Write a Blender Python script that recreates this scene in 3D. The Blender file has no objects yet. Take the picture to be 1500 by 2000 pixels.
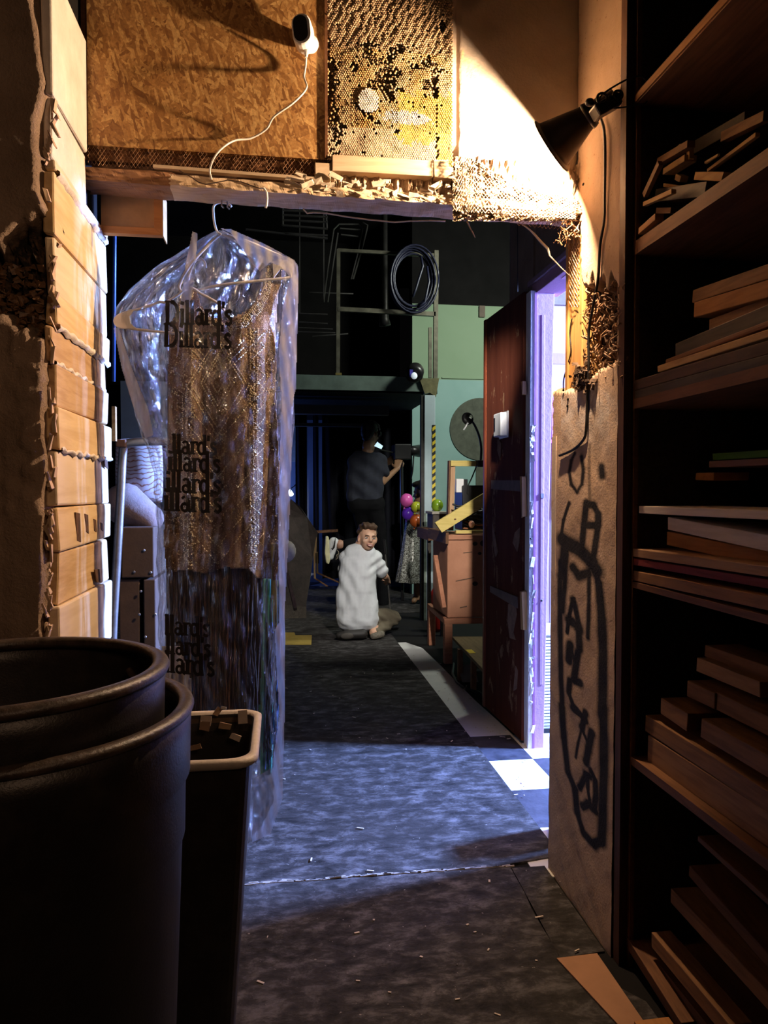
import bpy, bmesh, math, random
import numpy as np
from mathutils import Vector, Matrix
random.seed(7); rng = np.random.default_rng(7)
C = bpy.context.scene.collection
# ---------------- camera, world, lights, exposure ----------------
F = 1450.0; PSI = math.radians(7.93); TH = math.radians(1.58); H = 1.2
fw = Vector((math.sin(PSI)*math.cos(TH), math.cos(PSI)*math.cos(TH), -math.sin(TH)))
rt = Vector((math.cos(PSI), -math.sin(PSI), 0)); upv = rt.cross(fw)
cd = bpy.data.cameras.new('camera'); cam = bpy.data.objects.new('camera', cd); C.objects.link(cam)
cam.matrix_world = Matrix.Translation((0, 0, H)) @ Matrix((rt, upv, -fw)).transposed().to_4x4()
cd.sensor_fit = 'VERTICAL'; cd.sensor_height = 36; cd.lens = 36*F/2000; cd.clip_start = 0.05
bpy.context.scene.camera = cam
sc = bpy.context.scene
w = bpy.data.worlds.new('world'); sc.world = w; w.use_nodes = True
w.node_tree.nodes['Background'].inputs[0].default_value = (0.02, 0.018, 0.02, 1)
w.node_tree.nodes['Background'].inputs[1].default_value = 0.05
sc.view_settings.view_transform = 'Standard'; sc.view_settings.look = 'None'
sc.view_settings.exposure = 0.0; sc.view_settings.gamma = 1.0; sc.view_settings.use_curve_mapping = False
try:
    sc.cycles.use_denoising = True; sc.cycles.sample_clamp_indirect = 4; sc.cycles.max_bounces = 8
    sc.cycles.transparent_max_bounces = 24; sc.cycles.caustics_reflective = False; sc.cycles.caustics_refractive = False
except Exception: pass

def light(kind, name, loc, energy, col, size=0.05, target=None, **k):
    l = bpy.data.lights.new(name, kind); l.energy = energy; l.color = col
    if kind == 'AREA': l.size = size
    else: l.shadow_soft_size = size
    for a, b in k.items(): setattr(l, a, b)
    o = bpy.data.objects.new(name, l); C.objects.link(o); o.location = loc
    if target is not None:
        o.rotation_euler = (Vector(target)-Vector(loc)).to_track_quat('-Z', 'Y').to_euler()
    return o
def ray(px, py): return fw + rt*((px-750)/F) + upv*((1000-py)/F)
def onY(px, py, Y): r = ray(px, py); t = Y/r.y; return Vector((r.x*t, Y, H+r.z*t))
# clamp lamp bulb (its light shines out of the metal reflector built below)
LAMP_NECK = onY(1160, 218, 1.83); _r = ray(1077, 286).normalized(); _c = Vector((0, 0, H)); LAMP_END = _c+_r*((LAMP_NECK-_c).dot(_r)+.014); LAMP_DIR = (LAMP_END-LAMP_NECK).normalized(); LAMP_LEN = (LAMP_END-LAMP_NECK).length
light('POINT', 'clamp_lamp_bulb_light', LAMP_NECK+LAMP_DIR*(LAMP_LEN-.020), 110, (1.0, 0.66, 0.40), 0.011)
# daylight lamp in the lavender room, a real window-sized source
light('AREA', 'side_room_light', (3.3, 2.93, 2.15), 1300, (0.24, 0.40, 1.0), 0.30, (0.3, 2.7, 0.35))
# unseen spot added behind the lintel to brighten the kneeling boy and cabinet
light('SPOT', 'added_hall_spot', (0.80, 2.42, 2.3), 420, (1.0, 0.95, 0.88), 0.03, (0.80, 6.0, 0.74), spot_size=0.62, spot_blend=0.6)
light('AREA', 'hall_ceiling_light', (2.9, 5.7, 3.6), 85, (0.95, 1.0, 0.88), 0.5, (1.9, 8.2, 1.3))
light('POINT', 'blue_backstage_light', (-0.42, 9.30, 1.20), 14, (0.12, 0.25, 1.0), 0.06)
light('AREA', 'front_fill_light', (0.7, -0.9, 2.3), 1.5, (1.0, 0.60, 0.36), 0.5, (-0.8, 1.7, 1.4), spread=math.radians(70))  # unseen warm fill, added to lift the brown plaster at left

# ---------------- helpers ----------------
def ray(px, py):
    return fw + rt*((px-750)/F) + upv*((1000-py)/F)
def onY(px, py, Y): r = ray(px, py); t = Y/r.y; return Vector((r.x*t, Y, H+r.z*t))
def onX(px, py, X): r = ray(px, py); t = X/r.x; return Vector((X, r.y*t, H+r.z*t))
def onZ(px, py, Z): r = ray(px, py); t = (Z-H)/r.z; return Vector((r.x*t, r.y*t, Z))

class MB:
    def __init__(s): s.v = []; s.f = []
    def add(s, vs, fs):
        n = len(s.v); s.v += [tuple(v) for v in vs]; s.f += [tuple(i+n for i in f) for f in fs]; return s
    def box(s, c, d, R=None, jit=0):
        vs = []
        for x in (-.5, .5):
            for y in (-.5, .5):
                for z in (-.5, .5):
                    p = Vector((x*d[0], y*d[1], z*d[2]))
                    if jit: p += Vector([random.uniform(-jit, jit) for _ in range(3)])
                    if R: p = R @ p
                    vs.append(p+Vector(c))
        return s.add(vs, [(0,1,3,2),(4,6,7,5),(0,4,5,1),(2,3,7,6),(0,2,6,4),(1,5,7,3)])
    def b2(s, a, b, jit=0):
        return s.box([(a[i]+b[i])/2 for i in range(3)], [abs(b[i]-a[i]) for i in range(3)], None, jit)
    def bar(s, p, q, w_, h_, up=(0, 0, 1), jit=0):
        p = Vector(p); q = Vector(q); d = (q-p); L = d.length; d.normalize()
        sd = d.cross(Vector(up)); 
        if sd.length < 1e-4: sd = d.cross(Vector((1, 0, 0)))
        sd.normalize(); u = sd.cross(d)
        R = Matrix((sd, d, u)).transposed()
        return s.box((p+q)/2, (w_, L, h_), R, jit)
    def tube(s, pts, r, n=8, cap=True):
        pts = [Vector(p) for p in pts]; m = len(pts); rs = r if isinstance(r, (list, tuple)) else [r]*m
        vs = []; fs = []; prev = None
        for i, p in enumerate(pts):
            t = (pts[min(i+1, m-1)]-pts[max(i-1, 0)]).normalized()
            if prev is None:
                a = Vector((0, 0, 1)) if abs(t.z) < .9 else Vector((1, 0, 0)); a = (a-t*a.dot(t)).normalized()
            else:
                a = (prev-t*prev.dot(t)); a = a.normalized() if a.length > 1e-5 else Vector((1, 0, 0))
            prev = a; b = t.cross(a)
            for k in range(n):
                th = 2*math.pi*k/n; vs.append(p+(a*math.cos(th)+b*math.sin(th))*rs[i])
        for i in range(m-1):
            for k in range(n):
                fs.append((i*n+k, i*n+(k+1) % n, (i+1)*n+(k+1) % n, (i+1)*n+k))
        if cap: fs += [tuple(range(n))[::-1], tuple(range((m-1)*n, m*n))]
        return s.add(vs, fs)
    def lathe(s, prof, o=(0, 0, 0), axis=(0, 0, 1), n=32, close=False):
        ax = Vector(axis).normalized(); a = Vector((1, 0, 0)) if abs(ax.x) < .9 else Vector((0, 1, 0))
        a = (a-ax*a.dot(ax)).normalized(); b = ax.cross(a); o = Vector(o); vs = []; fs = []
        for r, h in prof:
            for k in range(n):
                th = 2*math.pi*k/n; vs.append(o+ax*h+(a*math.cos(th)+b*math.sin(th))*r)
        m = len(prof)
        for i in range(m-1 if not close else m):
            j = (i+1) % m
            for k in range(n): fs.append((i*n+k, i*n+(k+1) % n, j*n+(k+1) % n, j*n+k))
        return s.add(vs, fs)
    def ell(s, c, r, R=None, n=14, m=9):
        vs = []; fs = []
        for i in range(m+1):
            ph = math.pi*i/m
            for k in range(n):
                th = 2*math.pi*k/n
                p = Vector((r[0]*math.sin(ph)*math.cos(th), r[1]*math.sin(ph)*math.sin(th), r[2]*math.cos(ph)))
                if R: p = R @ p
                vs.append(p+Vector(c))
        for i in range(m):
            for k in range(n): fs.append((i*n+k, (i+1)*n+k, (i+1)*n+(k+1) % n, i*n+(k+1) % n))
        return s.add(vs, fs)
    def cap(s, p, q, r1, r2, n=14):
        p = Vector(p); q = Vector(q); L = (q-p).length
        prof = [(r1*math.sin(a), -r1*math.cos(a)) for a in np.linspace(0.02, math.pi/2, 5)]
        prof += [(r2*math.cos(a), L+r2*math.sin(a)) for a in np.linspace(0, math.pi/2-.02, 5)]
        return s.lathe(prof, p, q-p, n)
    def prism(s, poly, axis, a, b):
        # poly: 2D pts; axis 'x','y','z': extrude between a and b
        def mk(u, v, w_):
            return {'x': (w_, u, v), 'y': (u, w_, v), 'z': (u, v, w_)}[axis]
        n = len(poly); vs = [mk(u, v, a) for u, v in poly]+[mk(u, v, b) for u, v in poly]
        fs = [tuple(range(n)), tuple(range(n, 2*n))[::-1]]+[(i, (i+1) % n, n+(i+1) % n, n+i) for i in range(n)]
        return s.add(vs, fs)
    def build(s, name, m, parent=None, smooth=False, bevel=0, sub=0, origin=None):
        me = bpy.data.meshes.new(name)
        vs = s.v
        if origin is not None: vs = [(x-origin[0], y-origin[1], z-origin[2]) for x, y, z in vs]
        me.from_pydata(vs, [], s.f); me.validate(); 
        bm = bmesh.new(); bm.from_mesh(me); bmesh.ops.recalc_face_normals(bm, faces=bm.faces); bm.to_mesh(me); bm.free()
        me.materials.append(m)
        if smooth: me.polygons.foreach_set('use_smooth', [True]*len(me.polygons))
        o = bpy.data.objects.new(name, me); C.objects.link(o)
        if origin is not None and parent is None: o.location = origin
        if parent: o.parent = parent
        if bevel:
            b = o.modifiers.new('bevel', 'BEVEL'); b.width = bevel; b.segments = 2; b.limit_method = 'ANGLE'
        if sub:
            b = o.modifiers.new('sub', 'SUBSURF'); b.levels = sub; b.render_levels = sub
        return o
def tag(o, label=None, cat=None, group=None, kind=None):
    if label: o['label'] = label
    if cat: o['category'] = cat
    if group: o['group'] = group
    if kind: o['kind'] = kind
    return o
def thing(name, label, cat, group=None, loc=(0, 0, 0)):
    o = bpy.data.objects.new(name, None); C.objects.link(o); o.location = loc; o.empty_display_size = .05
    return tag(o, label, cat, group)
def struct(o): o['kind'] = 'structure'; return o
def attr(o, name, arr):
    a = o.data.attributes.new(name, 'FLOAT', 'POINT'); a.data.foreach_set('value', np.asarray(arr, dtype=np.float32)); return a

# ---------------- materials ----------------
def newmat(name):
    m = bpy.data.materials.new(name); m.use_nodes = True; nt = m.node_tree; nt.nodes.clear()
    out = nt.nodes.new('ShaderNodeOutputMaterial'); b = nt.nodes.new('ShaderNodeBsdfPrincipled')
    nt.links.new(b.outputs[0], out.inputs[0]); return m, nt, b, out
def N(nt, t, **k):
    n = nt.nodes.new('ShaderNode'+t)
    for a, v in k.items():
        if a.startswith('i_'): n.inputs[a[2:].replace('_', ' ')].default_value = v
        else: setattr(n, a, v)
    return n
def ramp(nt, src, stops):
    r = nt.nodes.new('ShaderNodeValToRGB'); el = r.color_ramp.elements
    while len(el) < len(stops): el.new(.5)
    for e, (p, c) in zip(el, stops): e.position = p; e.color = (*c, 1) if len(c) == 3 else c
    nt.links.new(src, r.inputs[0]); return r.outputs[0]
def coords(nt, scale=(1, 1, 1), gen='Object'):
    tc = nt.nodes.new('ShaderNodeTexCoord'); mp = nt.nodes.new('ShaderNodeMapping'); mp.inputs['Scale'].default_value = scale
    nt.links.new(tc.outputs[gen], mp.inputs[0]); return mp.outputs[0]
def noise(nt, vec, scale, detail=5, rough=.6, dist=0):
    n = N(nt, 'TexNoise'); n.inputs['Scale'].default_value = scale; n.inputs['Detail'].default_value = detail
    n.inputs['Roughness'].default_value = rough; n.inputs['Distortion'].default_value = dist
    nt.links.new(vec, n.inputs['Vector']); return n.outputs['Fac']
def bump(nt, b, h, strength=.5, dist=.01):
    n = N(nt, 'Bump'); n.inputs['Strength'].default_value = strength; n.inputs['Distance'].default_value = dist
    nt.links.new(h, n.inputs['Height']); nt.links.new(n.outputs[0], b.inputs['Normal'])
def mixc(nt, f, a, b_):
    n = nt.nodes.new('ShaderNodeMix'); n.data_type = 'RGBA'
    for k, v in ((0, f), (6, a), (7, b_)):
        if isinstance(v, (int, float)): n.inputs[k].default_value = v
        elif isinstance(v, tuple): n.inputs[k].default_value = (*v[:3], 1)
        else: nt.links.new(v, n.inputs[k])
    return n.outputs[2]
def at_fac(nt, name): a = N(nt, 'Attribute', attribute_name=name); return a.outputs['Fac']
_pm = {}
def plain(name, col, rough=.6, metal=0, var=.25, scale=14, bmp=.15, spec=.5):
    if name in _pm: return _pm[name]
    m, nt, b, o = newmat(name); v = coords(nt); f = noise(nt, v, scale)
    lo = tuple(c*(1-var) for c in col); hi = tuple(min(1, c*(1+var)) for c in col)
    nt.links.new(ramp(nt, f, [(.3, lo), (.7, hi)]), b.inputs['Base Color'])
    b.inputs['Roughness'].default_value = rough; b.inputs['Metallic'].default_value = metal
    b.inputs['Specular IOR Level'].default_value = spec
    if bmp: bump(nt, b, noise(nt, v, scale*4), bmp, .004)
    _pm[name] = m; return m
def wood(name, c1, c2, axis=1, rough=.65, gs=26, bmp=.3):
    if name in _pm: return _pm[name]
    m, nt, b, o = newmat(name); s = [1, 1, 1]; s[axis] = .09
    v = coords(nt, tuple(s)); f = noise(nt, v, gs, 6, .65, .6); g = noise(nt, v, gs*3.2, 3, .5, .3)
    c = ramp(nt, f, [(.28, c1), (.5, c2), (.72, tuple(x*.85+.05*y for x, y in zip(c2, c1)))])
    big = noise(nt, coords(nt), 5, 3)
    c = mixc(nt, ramp(nt, big, [(.35, (0, 0, 0)), (.75, (.45,)*3)]), c, c1)
    nt.links.new(mixc(nt, ramp(nt, g, [(.35, (.5,)*3), (.55, (0, 0, 0))]), c, c1), b.inputs['Base Color'])
    b.inputs['Roughness'].default_value = rough; b.inputs['Specular IOR Level'].default_value = .3
    bump(nt, b, f, bmp, .003); _pm[name] = m; return m
def emit(name, col, s):
    m, nt, b, o = newmat(name); b.inputs['Base Color'].default_value = (*col, 1)
    b.inputs['Emission Color'].default_value = (*col, 1); b.inputs['Emission Strength'].default_value = s; return m
def plaster(name, c1, c2, sc_=9, bs=.8, spray=False, fine=90, patch=None):
    m, nt, b, o = newmat(name); v = coords(nt)
    f = noise(nt, v, sc_, 6, .65); g = noise(nt, v, fine, 4, .6)
    c = ramp(nt, f, [(.3, c1), (.7, c2)])
    if patch:
        p = noise(nt, v, 3.3, 6, .62, .8)
        c = mixc(nt, ramp(nt, p, [(.56, (0, 0, 0)), (.585, (1, 1, 1))]), c, patch)
    if spray:
        s = at_fac(nt, 'spray'); sp = noise(nt, v, 320, 2)
        mt = N(nt, 'Math', operation='MULTIPLY_ADD'); nt.links.new(sp, mt.inputs[0]); mt.inputs[1].default_value = .35
        nt.links.new(s, mt.inputs[2])
        c = mixc(nt, ramp(nt, mt.outputs[0], [(.22, (0, 0, 0)), (.8, (1, 1, 1))]), c, (.012, .011, .010))
        s2 = at_fac(nt, 'paint'); c = mixc(nt, s2, c, (.42, .38, .36))
    nt.links.new(c, b.inputs['Base Color']); b.inputs['Roughness'].default_value = .85
    b.inputs['Specular IOR Level'].default_value = .25
    mm = N(nt, 'Math', operation='MULTIPLY_ADD'); nt.links.new(g, mm.inputs[0]); mm.inputs[1].default_value = .5; nt.links.new(f, mm.inputs[2])
    bump(nt, b, mm.outputs[0], bs, .006); return m
BLACK = plain('black_plastic', (.012, .011, .012), .35, 0, .3, 20, .05)
BLACKC = plain('black_cloth', (.006, .006, .007), .95, 0, .3, 20, .1, .1)
DARK = plain('dark_paint', (.005, .0045, .0045), .85, 0, .4, 4, .2, .2)
STEEL = plain('dull_steel', (.32, .30, .27), .38, .85, .3, 20, .1)
DSTEEL = plain('dark_steel', (.05, .048, .045), .45, .7, .3, 20, .1)
WHITE_P = plain('white_plastic', (.72, .71, .70), .35, 0, .05, 10, 0)
CORDW = plain('white_cord', (.62, .58, .54), .45, 0, .1, 30, 0)
CORDB = plain('black_cord', (.010, .009, .009), .45, 0, .1, 30, 0)
PINE = wood('pine_board', (.34, .17, .06), (.62, .40, .17))
PINED = wood('aged_pine_board', (.10, .045, .018), (.26, .13, .055))
PINEX = wood('pine_across', (.42, .22, .07), (.72, .48, .20), 1)
BROWNW = wood('brown_board', (.07, .028, .012), (.17, .075, .03))
DARKW = wood('dark_painted_board', (.02, .016, .012), (.07, .055, .04))
WHITEB = wood('whitewashed_board', (.55, .45, .36), (.78, .68, .58))
ORANGEW = wood('orange_board', (.22, .085, .02), (.42, .19, .055))
REDW = wood('red_painted_board', (.10, .012, .010), (.2, .03, .02))
GREENW = wood('green_painted_board', (.03, .09, .01), (.06, .16, .02))
# ---------------- structure ----------------
FLOORM, nt, b, o_ = newmat('scuffed_black_floor'); v = coords(nt)
f1 = noise(nt, v, 2.2, 6, .6); f2 = noise(nt, coords(nt, (1, 1.7, 1)), 11, 10, .74, .25); f3 = noise(nt, coords(nt, (1, 1, 1)), 60, 3)
c = ramp(nt, f2, [(.36, (.010, .009, .008)), (.5, (.036, .033, .032)), (.66, (.13, .122, .125))])
c = mixc(nt, ramp(nt, f1, [(.4, (0, 0, 0)), (.7, (.6,)*3)]), c, (.03, .026, .023))
c = mixc(nt, ramp(nt, f3, [(.71, (0, 0, 0)), (.75, (.7,)*3)]), c, (.32, .30, .27))
nt.links.new(c, b.inputs['Base Color']); b.inputs['Roughness'].default_value = .8; b.inputs['Specular IOR Level'].default_value = .12
bump(nt, b, f2, .5, .012)
TILEW = plain('white_floor_tile', (.60, .60, .58), .5, 0, .08, 8, .1)
TILEB = plain('black_floor_tile', (.035, .035, .045), .5, 0, .5, 18, .2)
floor = struct(MB().b2((-3.5, -1.6, -.05), (5, 12, 0)).build('floor', DARK))
def sheet(poly, z0, z1, m, name='floor_sheet', lab=None):
    o = MB().prism(poly, 'z', z0, z1).build(name, m, floor)
    if lab: o['label'] = lab
    return o
def wob(a, b_, n=14, amp=.006):
    return [(a[0]+(b_[0]-a[0])*i/n+random.uniform(-amp, amp), a[1]+(b_[1]-a[1])*i/n+random.uniform(-amp, amp)) for i in range(n)]
sheet([(-1.7, 2.262)]+wob((-.6, 2.262), (.72, 2.252), 24, .004)+[(.905, 2.30), (.912, 4.98), (-1.7, 4.98)], .001, .009, FLOORM)
sheet([(-1.7, 4.992), (.912, 4.992), (.915, 7.2), (-1.7, 7.2)], .001, .007, FLOORM)
sheet([(-1.7, 7.21), (2.4, 7.21), (2.4, 9.9), (-1.7, 9.9)], .001, .005, FLOORM)
sheet([(-2.5, -1.2), (.86, -1.2), (.84, 1.6)]+wob((.70, 1.79), (.715, 2.24), 8, .003)+wob((.715, 2.243), (-.6, 2.25), 24, .005)+[(-2.5, 2.25)], .001, .011, FLOORM)
sheet([(.722, 2.245), (.83, 2.245), (.83, 1.80), (.705, 1.79)], .001, .006, FLOORM)
FC = plain('brown_kraft_card', (.30, .15, .075), .8, 0, .2, 6, .2)
MB().prism([(.69, 1.775), (.80, 1.78), (.80, 1.0), (.83, .9), (.76, .9), (.745, 1.5)], 'z', .012, .016).build('floor_card', FC, floor)
MB().b2((.76, 1.2, .016), (.84, 1.5, .045), .004).build('wood_offcut', ORANGEW, floor)
for ix in range(3):
    for iy in range(5):
        x0 = .784+.33*ix; y0 = 2.18+.33*iy
        if iy == 4 and ix < 2: continue
        wh = (ix+iy) % 2 == 0
        MB().b2((x0+.001, y0+.001, 0), (x0+.329, y0+.329, .0035)).build('tile', TILEW if wh else TILEB, floor)
sheet([(.90, 3.502), (1.13, 3.502), (1.10, 4.1), (1.085, 5.0), (1.07, 5.55), (.98, 5.78), (.90, 5.78)], .001, .004, TILEW, 'floor_strip', 'dirty white strip along the black floor sheets')
YTAPE = plain('yellow_tape', (.36, .25, .05), .7, 0, .2, 10, 0)
p = [onZ(540, 1238, 0), onZ(575, 1238, 0), onZ(577, 1243, 0), onZ(609, 1243, 0), onZ(608, 1262, 0), onZ(540, 1262, 0)]
MB().prism([(q.x, q.y) for q in p], 'z', .0095, .0115).build('tape_patch', YTAPE, floor)
# debris on floor
MBD = MB(); 
for k in range(140):
    x = random.uniform(-.1, 1.1); y = random.choice([random.uniform(2.3, 5.5), random.uniform(1.6, 2.3), random.uniform(3.4, 5)])
    if k > 70: x = random.uniform(.9, 1.12)
    s = random.uniform(.002, .006); MBD.box((x, y, .013), (s*random.uniform(1, 5), s, .002), Matrix.Rotation(random.uniform(0, 6), 3, 'Z'))
tag(MBD.build('floor_debris', plain('dust_chips', (.5, .42, .34), .8), floor), kind='stuff')
# crack splinters along front seam
sm = MB()
for k in range(60):
    t = k/60; x = -.1+.83*t; y = 2.254-.004*t+random.uniform(-.006, .006)
    sm.box((x, y, .011), (random.uniform(.012, .05), .004, .005), Matrix.Rotation(random.uniform(-.2, .2), 3, 'Z'))
tag(sm.build('seam_splinters', plain('splinter', (.30, .27, .24), .7), floor), kind='stuff')
# shells
PLB = plaster('brown_plaster', (.24, .16, .105), (.36, .25, .17), 6, 1.0, fine=120)
PLW = plaster('cream_plaster', (.52, .40, .30), (.66, .55, .44), 5, .25, fine=160)
struct(MB().b2((-3.5, -1.6, 3.25), (5, 2.3, 3.4)).build('ceiling', DARK))
struct(MB().b2((-3.5, -1.75, 0), (5, -1.6, 3.3)).build('wall_back', PLB))
struct(MB().b2((2.2, -1.6, 0), (2.3, 1.4, 3.3)).build('wall_far_right', DARK))
struct(MB().b2((-3.6, -1.6, 0), (-3.5, 12, 4.6)).build('wall_far_left', DARK))
struct(MB().b2((-3.5, 2.3, 4.5), (5, 12, 4.6)).build('ceiling_hall', DARK))
struct(MB().b2((-3.5, 9.95, 0), (1.6, 10.1, 4.6)).build('wall_hall_end', DARK))
TEALM, nt, b, o_ = newmat('teal_wall_paint'); v = coords(nt); f = noise(nt, v, 1.4, 5)
gz = N(nt, 'SeparateXYZ'); nt.links.new(v, gz.inputs[0])
c = ramp(nt, f, [(.3, (.24, .42, .39)), (.7, (.33, .52, .49))])
up_ = N(nt, 'Math', operation='GREATER_THAN'); nt.links.new(gz.outputs[2], up_.inputs[0]); up_.inputs[1].default_value = H+(960-738)/1450*8.5
c = mixc(nt, up_.outputs[0], c, mixc(nt, f, (.22, .34, .20), (.32, .43, .30)))
nt.links.new(c, b.inputs['Base Color']); b.inputs['Roughness'].default_value = .8
pT = onY(805, 900, 8.5)
zt = onY(900, 596, 8.5).z
teal = struct(MB().b2((pT.x, 8.5, 0), (5, 8.65, zt)).build('wall_teal', TEALM))
struct(MB().b2((pT.x, 8.52, zt), (5, 8.7, 4.6)).build('wall_upper', DARK))
MB().b2((pT.x+.35, 8.485, onY(900, 738, 8.5).z-.012), (5, 8.5, onY(900, 738, 8.5).z+.004)).build('panel_edge', TEALM, teal)
MB().b2((onY(936,600,8.48).x, 8.47, onY(940,620,8.5).z), (onY(947,600,8.48).x, 8.5, onY(940,598,8.5).z)).build('tape_tab', plain('dull_brown', (.12,.08,.05)), teal)
cm = MB(); cc = onY(938, 838, 8.49); r_ = 62/1450*8.5
cm.prism([(cc.x+r_*math.cos(a), cc.z+r_*math.sin(a)) for a in np.linspace(0, 2*math.pi, 48)[:-1]], 'y', 8.488, 8.4995)
cm.b2((onY(930, 900, 8.49).x, 8.489, onY(930, 1010, 8.49).z), (cc.x+r_, 8.4995, cc.z))
cm.build('painted_disc', plain('olive_paint', (.085, .095, .07), .8), teal)
# ---- left wall with broken plaster edge and stacked timber jamb ----
XL = -.49
wl = struct(MB().b2((-3.5, 1.80, 0), (-.66, 2.25, 4.5)).build('wall_left', PLB))
nz, ny = 330, 120
def fbm(x, y, s=0):
    r = 0; a = 1
    for k in range(4):
        r += a*math.sin(x*(1.7**k)*3.1+s*1.3+1.9*math.sin(y*(1.7**k)*2.3+k+s))*math.cos(y*(1.6**k)*2.7-s+k*2.1); a *= .55
    return r
# frontal plaster skin: grid over x (-1.5..edge), z
xs = np.linspace(-1.3, 0, 110); zs = np.linspace(0, 3.2, 260)
vs = []; cav = []
ze = [(0, 98), (800, 92), (1000, 92), (1250, 92)]
def edge_px(py):
    t = [( -300, 82), (0, 84), (100, 88), (170, 95), (230, 106), (300, 90), (345, 84), (420, 90), (470, 112), (500, 100), (640, 98), (780, 96), (900, 100), (1000, 96), (1100, 90), (1250, 88), (2200, 88)]
    return float(np.interp(py, [a for a, _ in t], [c_ for _, c_ in t]))
for z in zs:
    py = 960-(z-H)*1450/1.76; ex = onY(edge_px(py)+2*fbm(z*9, 1), 900, 1.715).x
    for i, x in enumerate(xs):
        xx = -1.3+(ex+1.3)*(i/109.0)**.8
        px = 548+xx*1450/1.76
        # cavity between y 500 and 660 px near left
        top = 520+(-40 if px > 60 else 10)*max(0, (px-30)/60); bot = 610+60*(px/90 if px > 0 else 0)+12*fbm(xx*30, z*20)
        h = min(1, max(0, min(py-top-6*fbm(xx*25, z*10, 3), bot-py)/14.0))
        cav.append(h)
        y = 1.712-.004*fbm(xx*11, z*9)-(.010*max(0, fbm(xx*22, z*22, 2)) if 620 < py < 1000 else 0)+h*(.05+.02*fbm(xx*60, z*60, 5))
        if i > 106: y += .012*(i-106)
        vs.append((xx, y, z))
fs = []; n = 110
for j in range(259):
    for i in range(n-1): fs.append((j*n+i, j*n+i+1, (j+1)*n+i+1, (j+1)*n+i))
fm = MB(); fm.add(vs, fs)
PLC, nt, b, o_ = newmat('rough_brown_plaster'); v = coords(nt)
c = ramp(nt, noise(nt, v, 5, 6), [(.3, (.22, .15, .10)), (.7, (.38, .27, .19))])
c = mixc(nt, at_fac(nt, 'cav'), c, mixc(nt, ramp(nt, noise(nt, v, 55, 4), [(.45, (0,)*3), (.7, (1,)*3)]), (.015, .010, .007), (.16, .09, .045)))
nt.links.new(c, b.inputs['Base Color']); b.inputs['Roughness'].default_value = .7; b.inputs['Specular IOR Level'].default_value = .35
bump(nt, b, noise(nt, v, 110, 5, .7), .9, .006)
sk = fm.build('plaster_skin', PLC, wl, smooth=True); attr(sk, 'cav', cav)
# core behind the skin
MB().b2((-3.5, 1.73, 0), (-1.28, 1.80, 3.2)).build('plaster_field', PLB, wl)
MB().b2((-.66, 1.80, 0), (-.512, 2.22, 4.5)).build('stud_core', DARK, wl)
MB().b2((-.511, 1.84, 2.5), (-.500, 2.25, 4.5)).build('upper_jamb', PLW, wl)
# timber blocks of the jamb: (y px near top, y near bottom)
def zat(py, Y=1.76): return onY(110, py, Y).z
def jcoord(nt, sc=(1,1,1)): return coords(nt, sc)
JW = [wood('jamb_wood_a', (.50, .30, .12), (.74, .52, .27), 1, gs=20), wood('jamb_wood_b', (.56, .36, .16), (.78, .58, .32), 1, gs=16),
      wood('jamb_wood_c', (.40, .24, .11), (.62, .42, .23), 1, gs=24), wood('jamb_wood_d', (.62, .46, .27), (.80, .64, .44), 1, gs=12)]
PLT = plaster('pale_top_plaster', (.62, .54, .46), (.80, .74, .66), 9, .5, fine=60)
MORT = plaster('mortar_seam', (.62, .54, .44), (.80, .72, .62), 20, .8)
seam = [(-60, 1), (200, 0), (318, 3), (340, 1), (466, 3), (578, 1), (640, 2), (712, 2), (797, 1), (880, 3), (990, 1), (1075, 0), (1180, 3), (1330, 0), (1500, 2), (1700, 1), (2100, 0)]
for k in range(len(seam)-1):
    z1 = zat(seam[k][0]); z0 = zat(seam[k+1][0]); yn = 1.735+random.uniform(-.012, .012); yf = 2.235+random.uniform(-.02, .015)
    if k < 2: yf = 2.02
    xo = XL+random.uniform(-.004, .006)
    mb = MB(); mb.b2((-.512, yn, max(z0, 0)+.0015), (xo, yf, z1-.0015), .003)
    mb.build('timber_block', PLT if k < 2 else JW[seam[k][1]], wl, bevel=.005)
    if k in (2, 5, 6, 8):
        mm_ = MB(); nn = 26; hw = .010 if k != 2 else .012
        pts = []
        for i in range(nn+1):
            y = yn+.01+(yf-yn-.02)*i/nn; zz = z0+.004*fbm(y*30, k)
            hh = hw*(.5+.5*abs(fbm(y*17, k*3))); pts.append((y, zz, hh))
        vs = []; fs = []
        for i, (y, zz, hh) in enumerate(pts): vs += [(xo-.004, y, zz-hh), (xo+.005, y, zz-hh*.4), (xo+.005, y, zz+hh*.4), (xo-.004, y, zz+hh)]
        for i in range(nn):
            for q in range(3): fs.append((i*4+q, i*4+q+1, i*4+q+5, i*4+q+4))
        mm_.add(vs, fs).build('mortar_seam', MORT, wl, smooth=True)
# char marks stamped on the blocks
mk = MB()
for (px, y0, y1, wd) in ((152, 1000, 1060, 7), (169, 1003, 1043, 5), (185, 1013, 1040, 5), (198, 1020, 1038, 4), (206, 893, 915, 8), (190, 1110, 1140, 9)):
    a = onX(px, y0, XL+.0065); b_ = onX(px, y1, XL+.0065); d = wd*.0035
    mk.prism([(a.y-d, a.z), (a.y+d*.6, a.z-.004), (b_.y+d, b_.z), (b_.y-d*.4, b_.z+.006)], 'x', XL+.005, XL+.008)
mk.build('scorch_mark', plain('scorch', (.10, .05, .025), .8, 0, .6, 60), wl)
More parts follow.
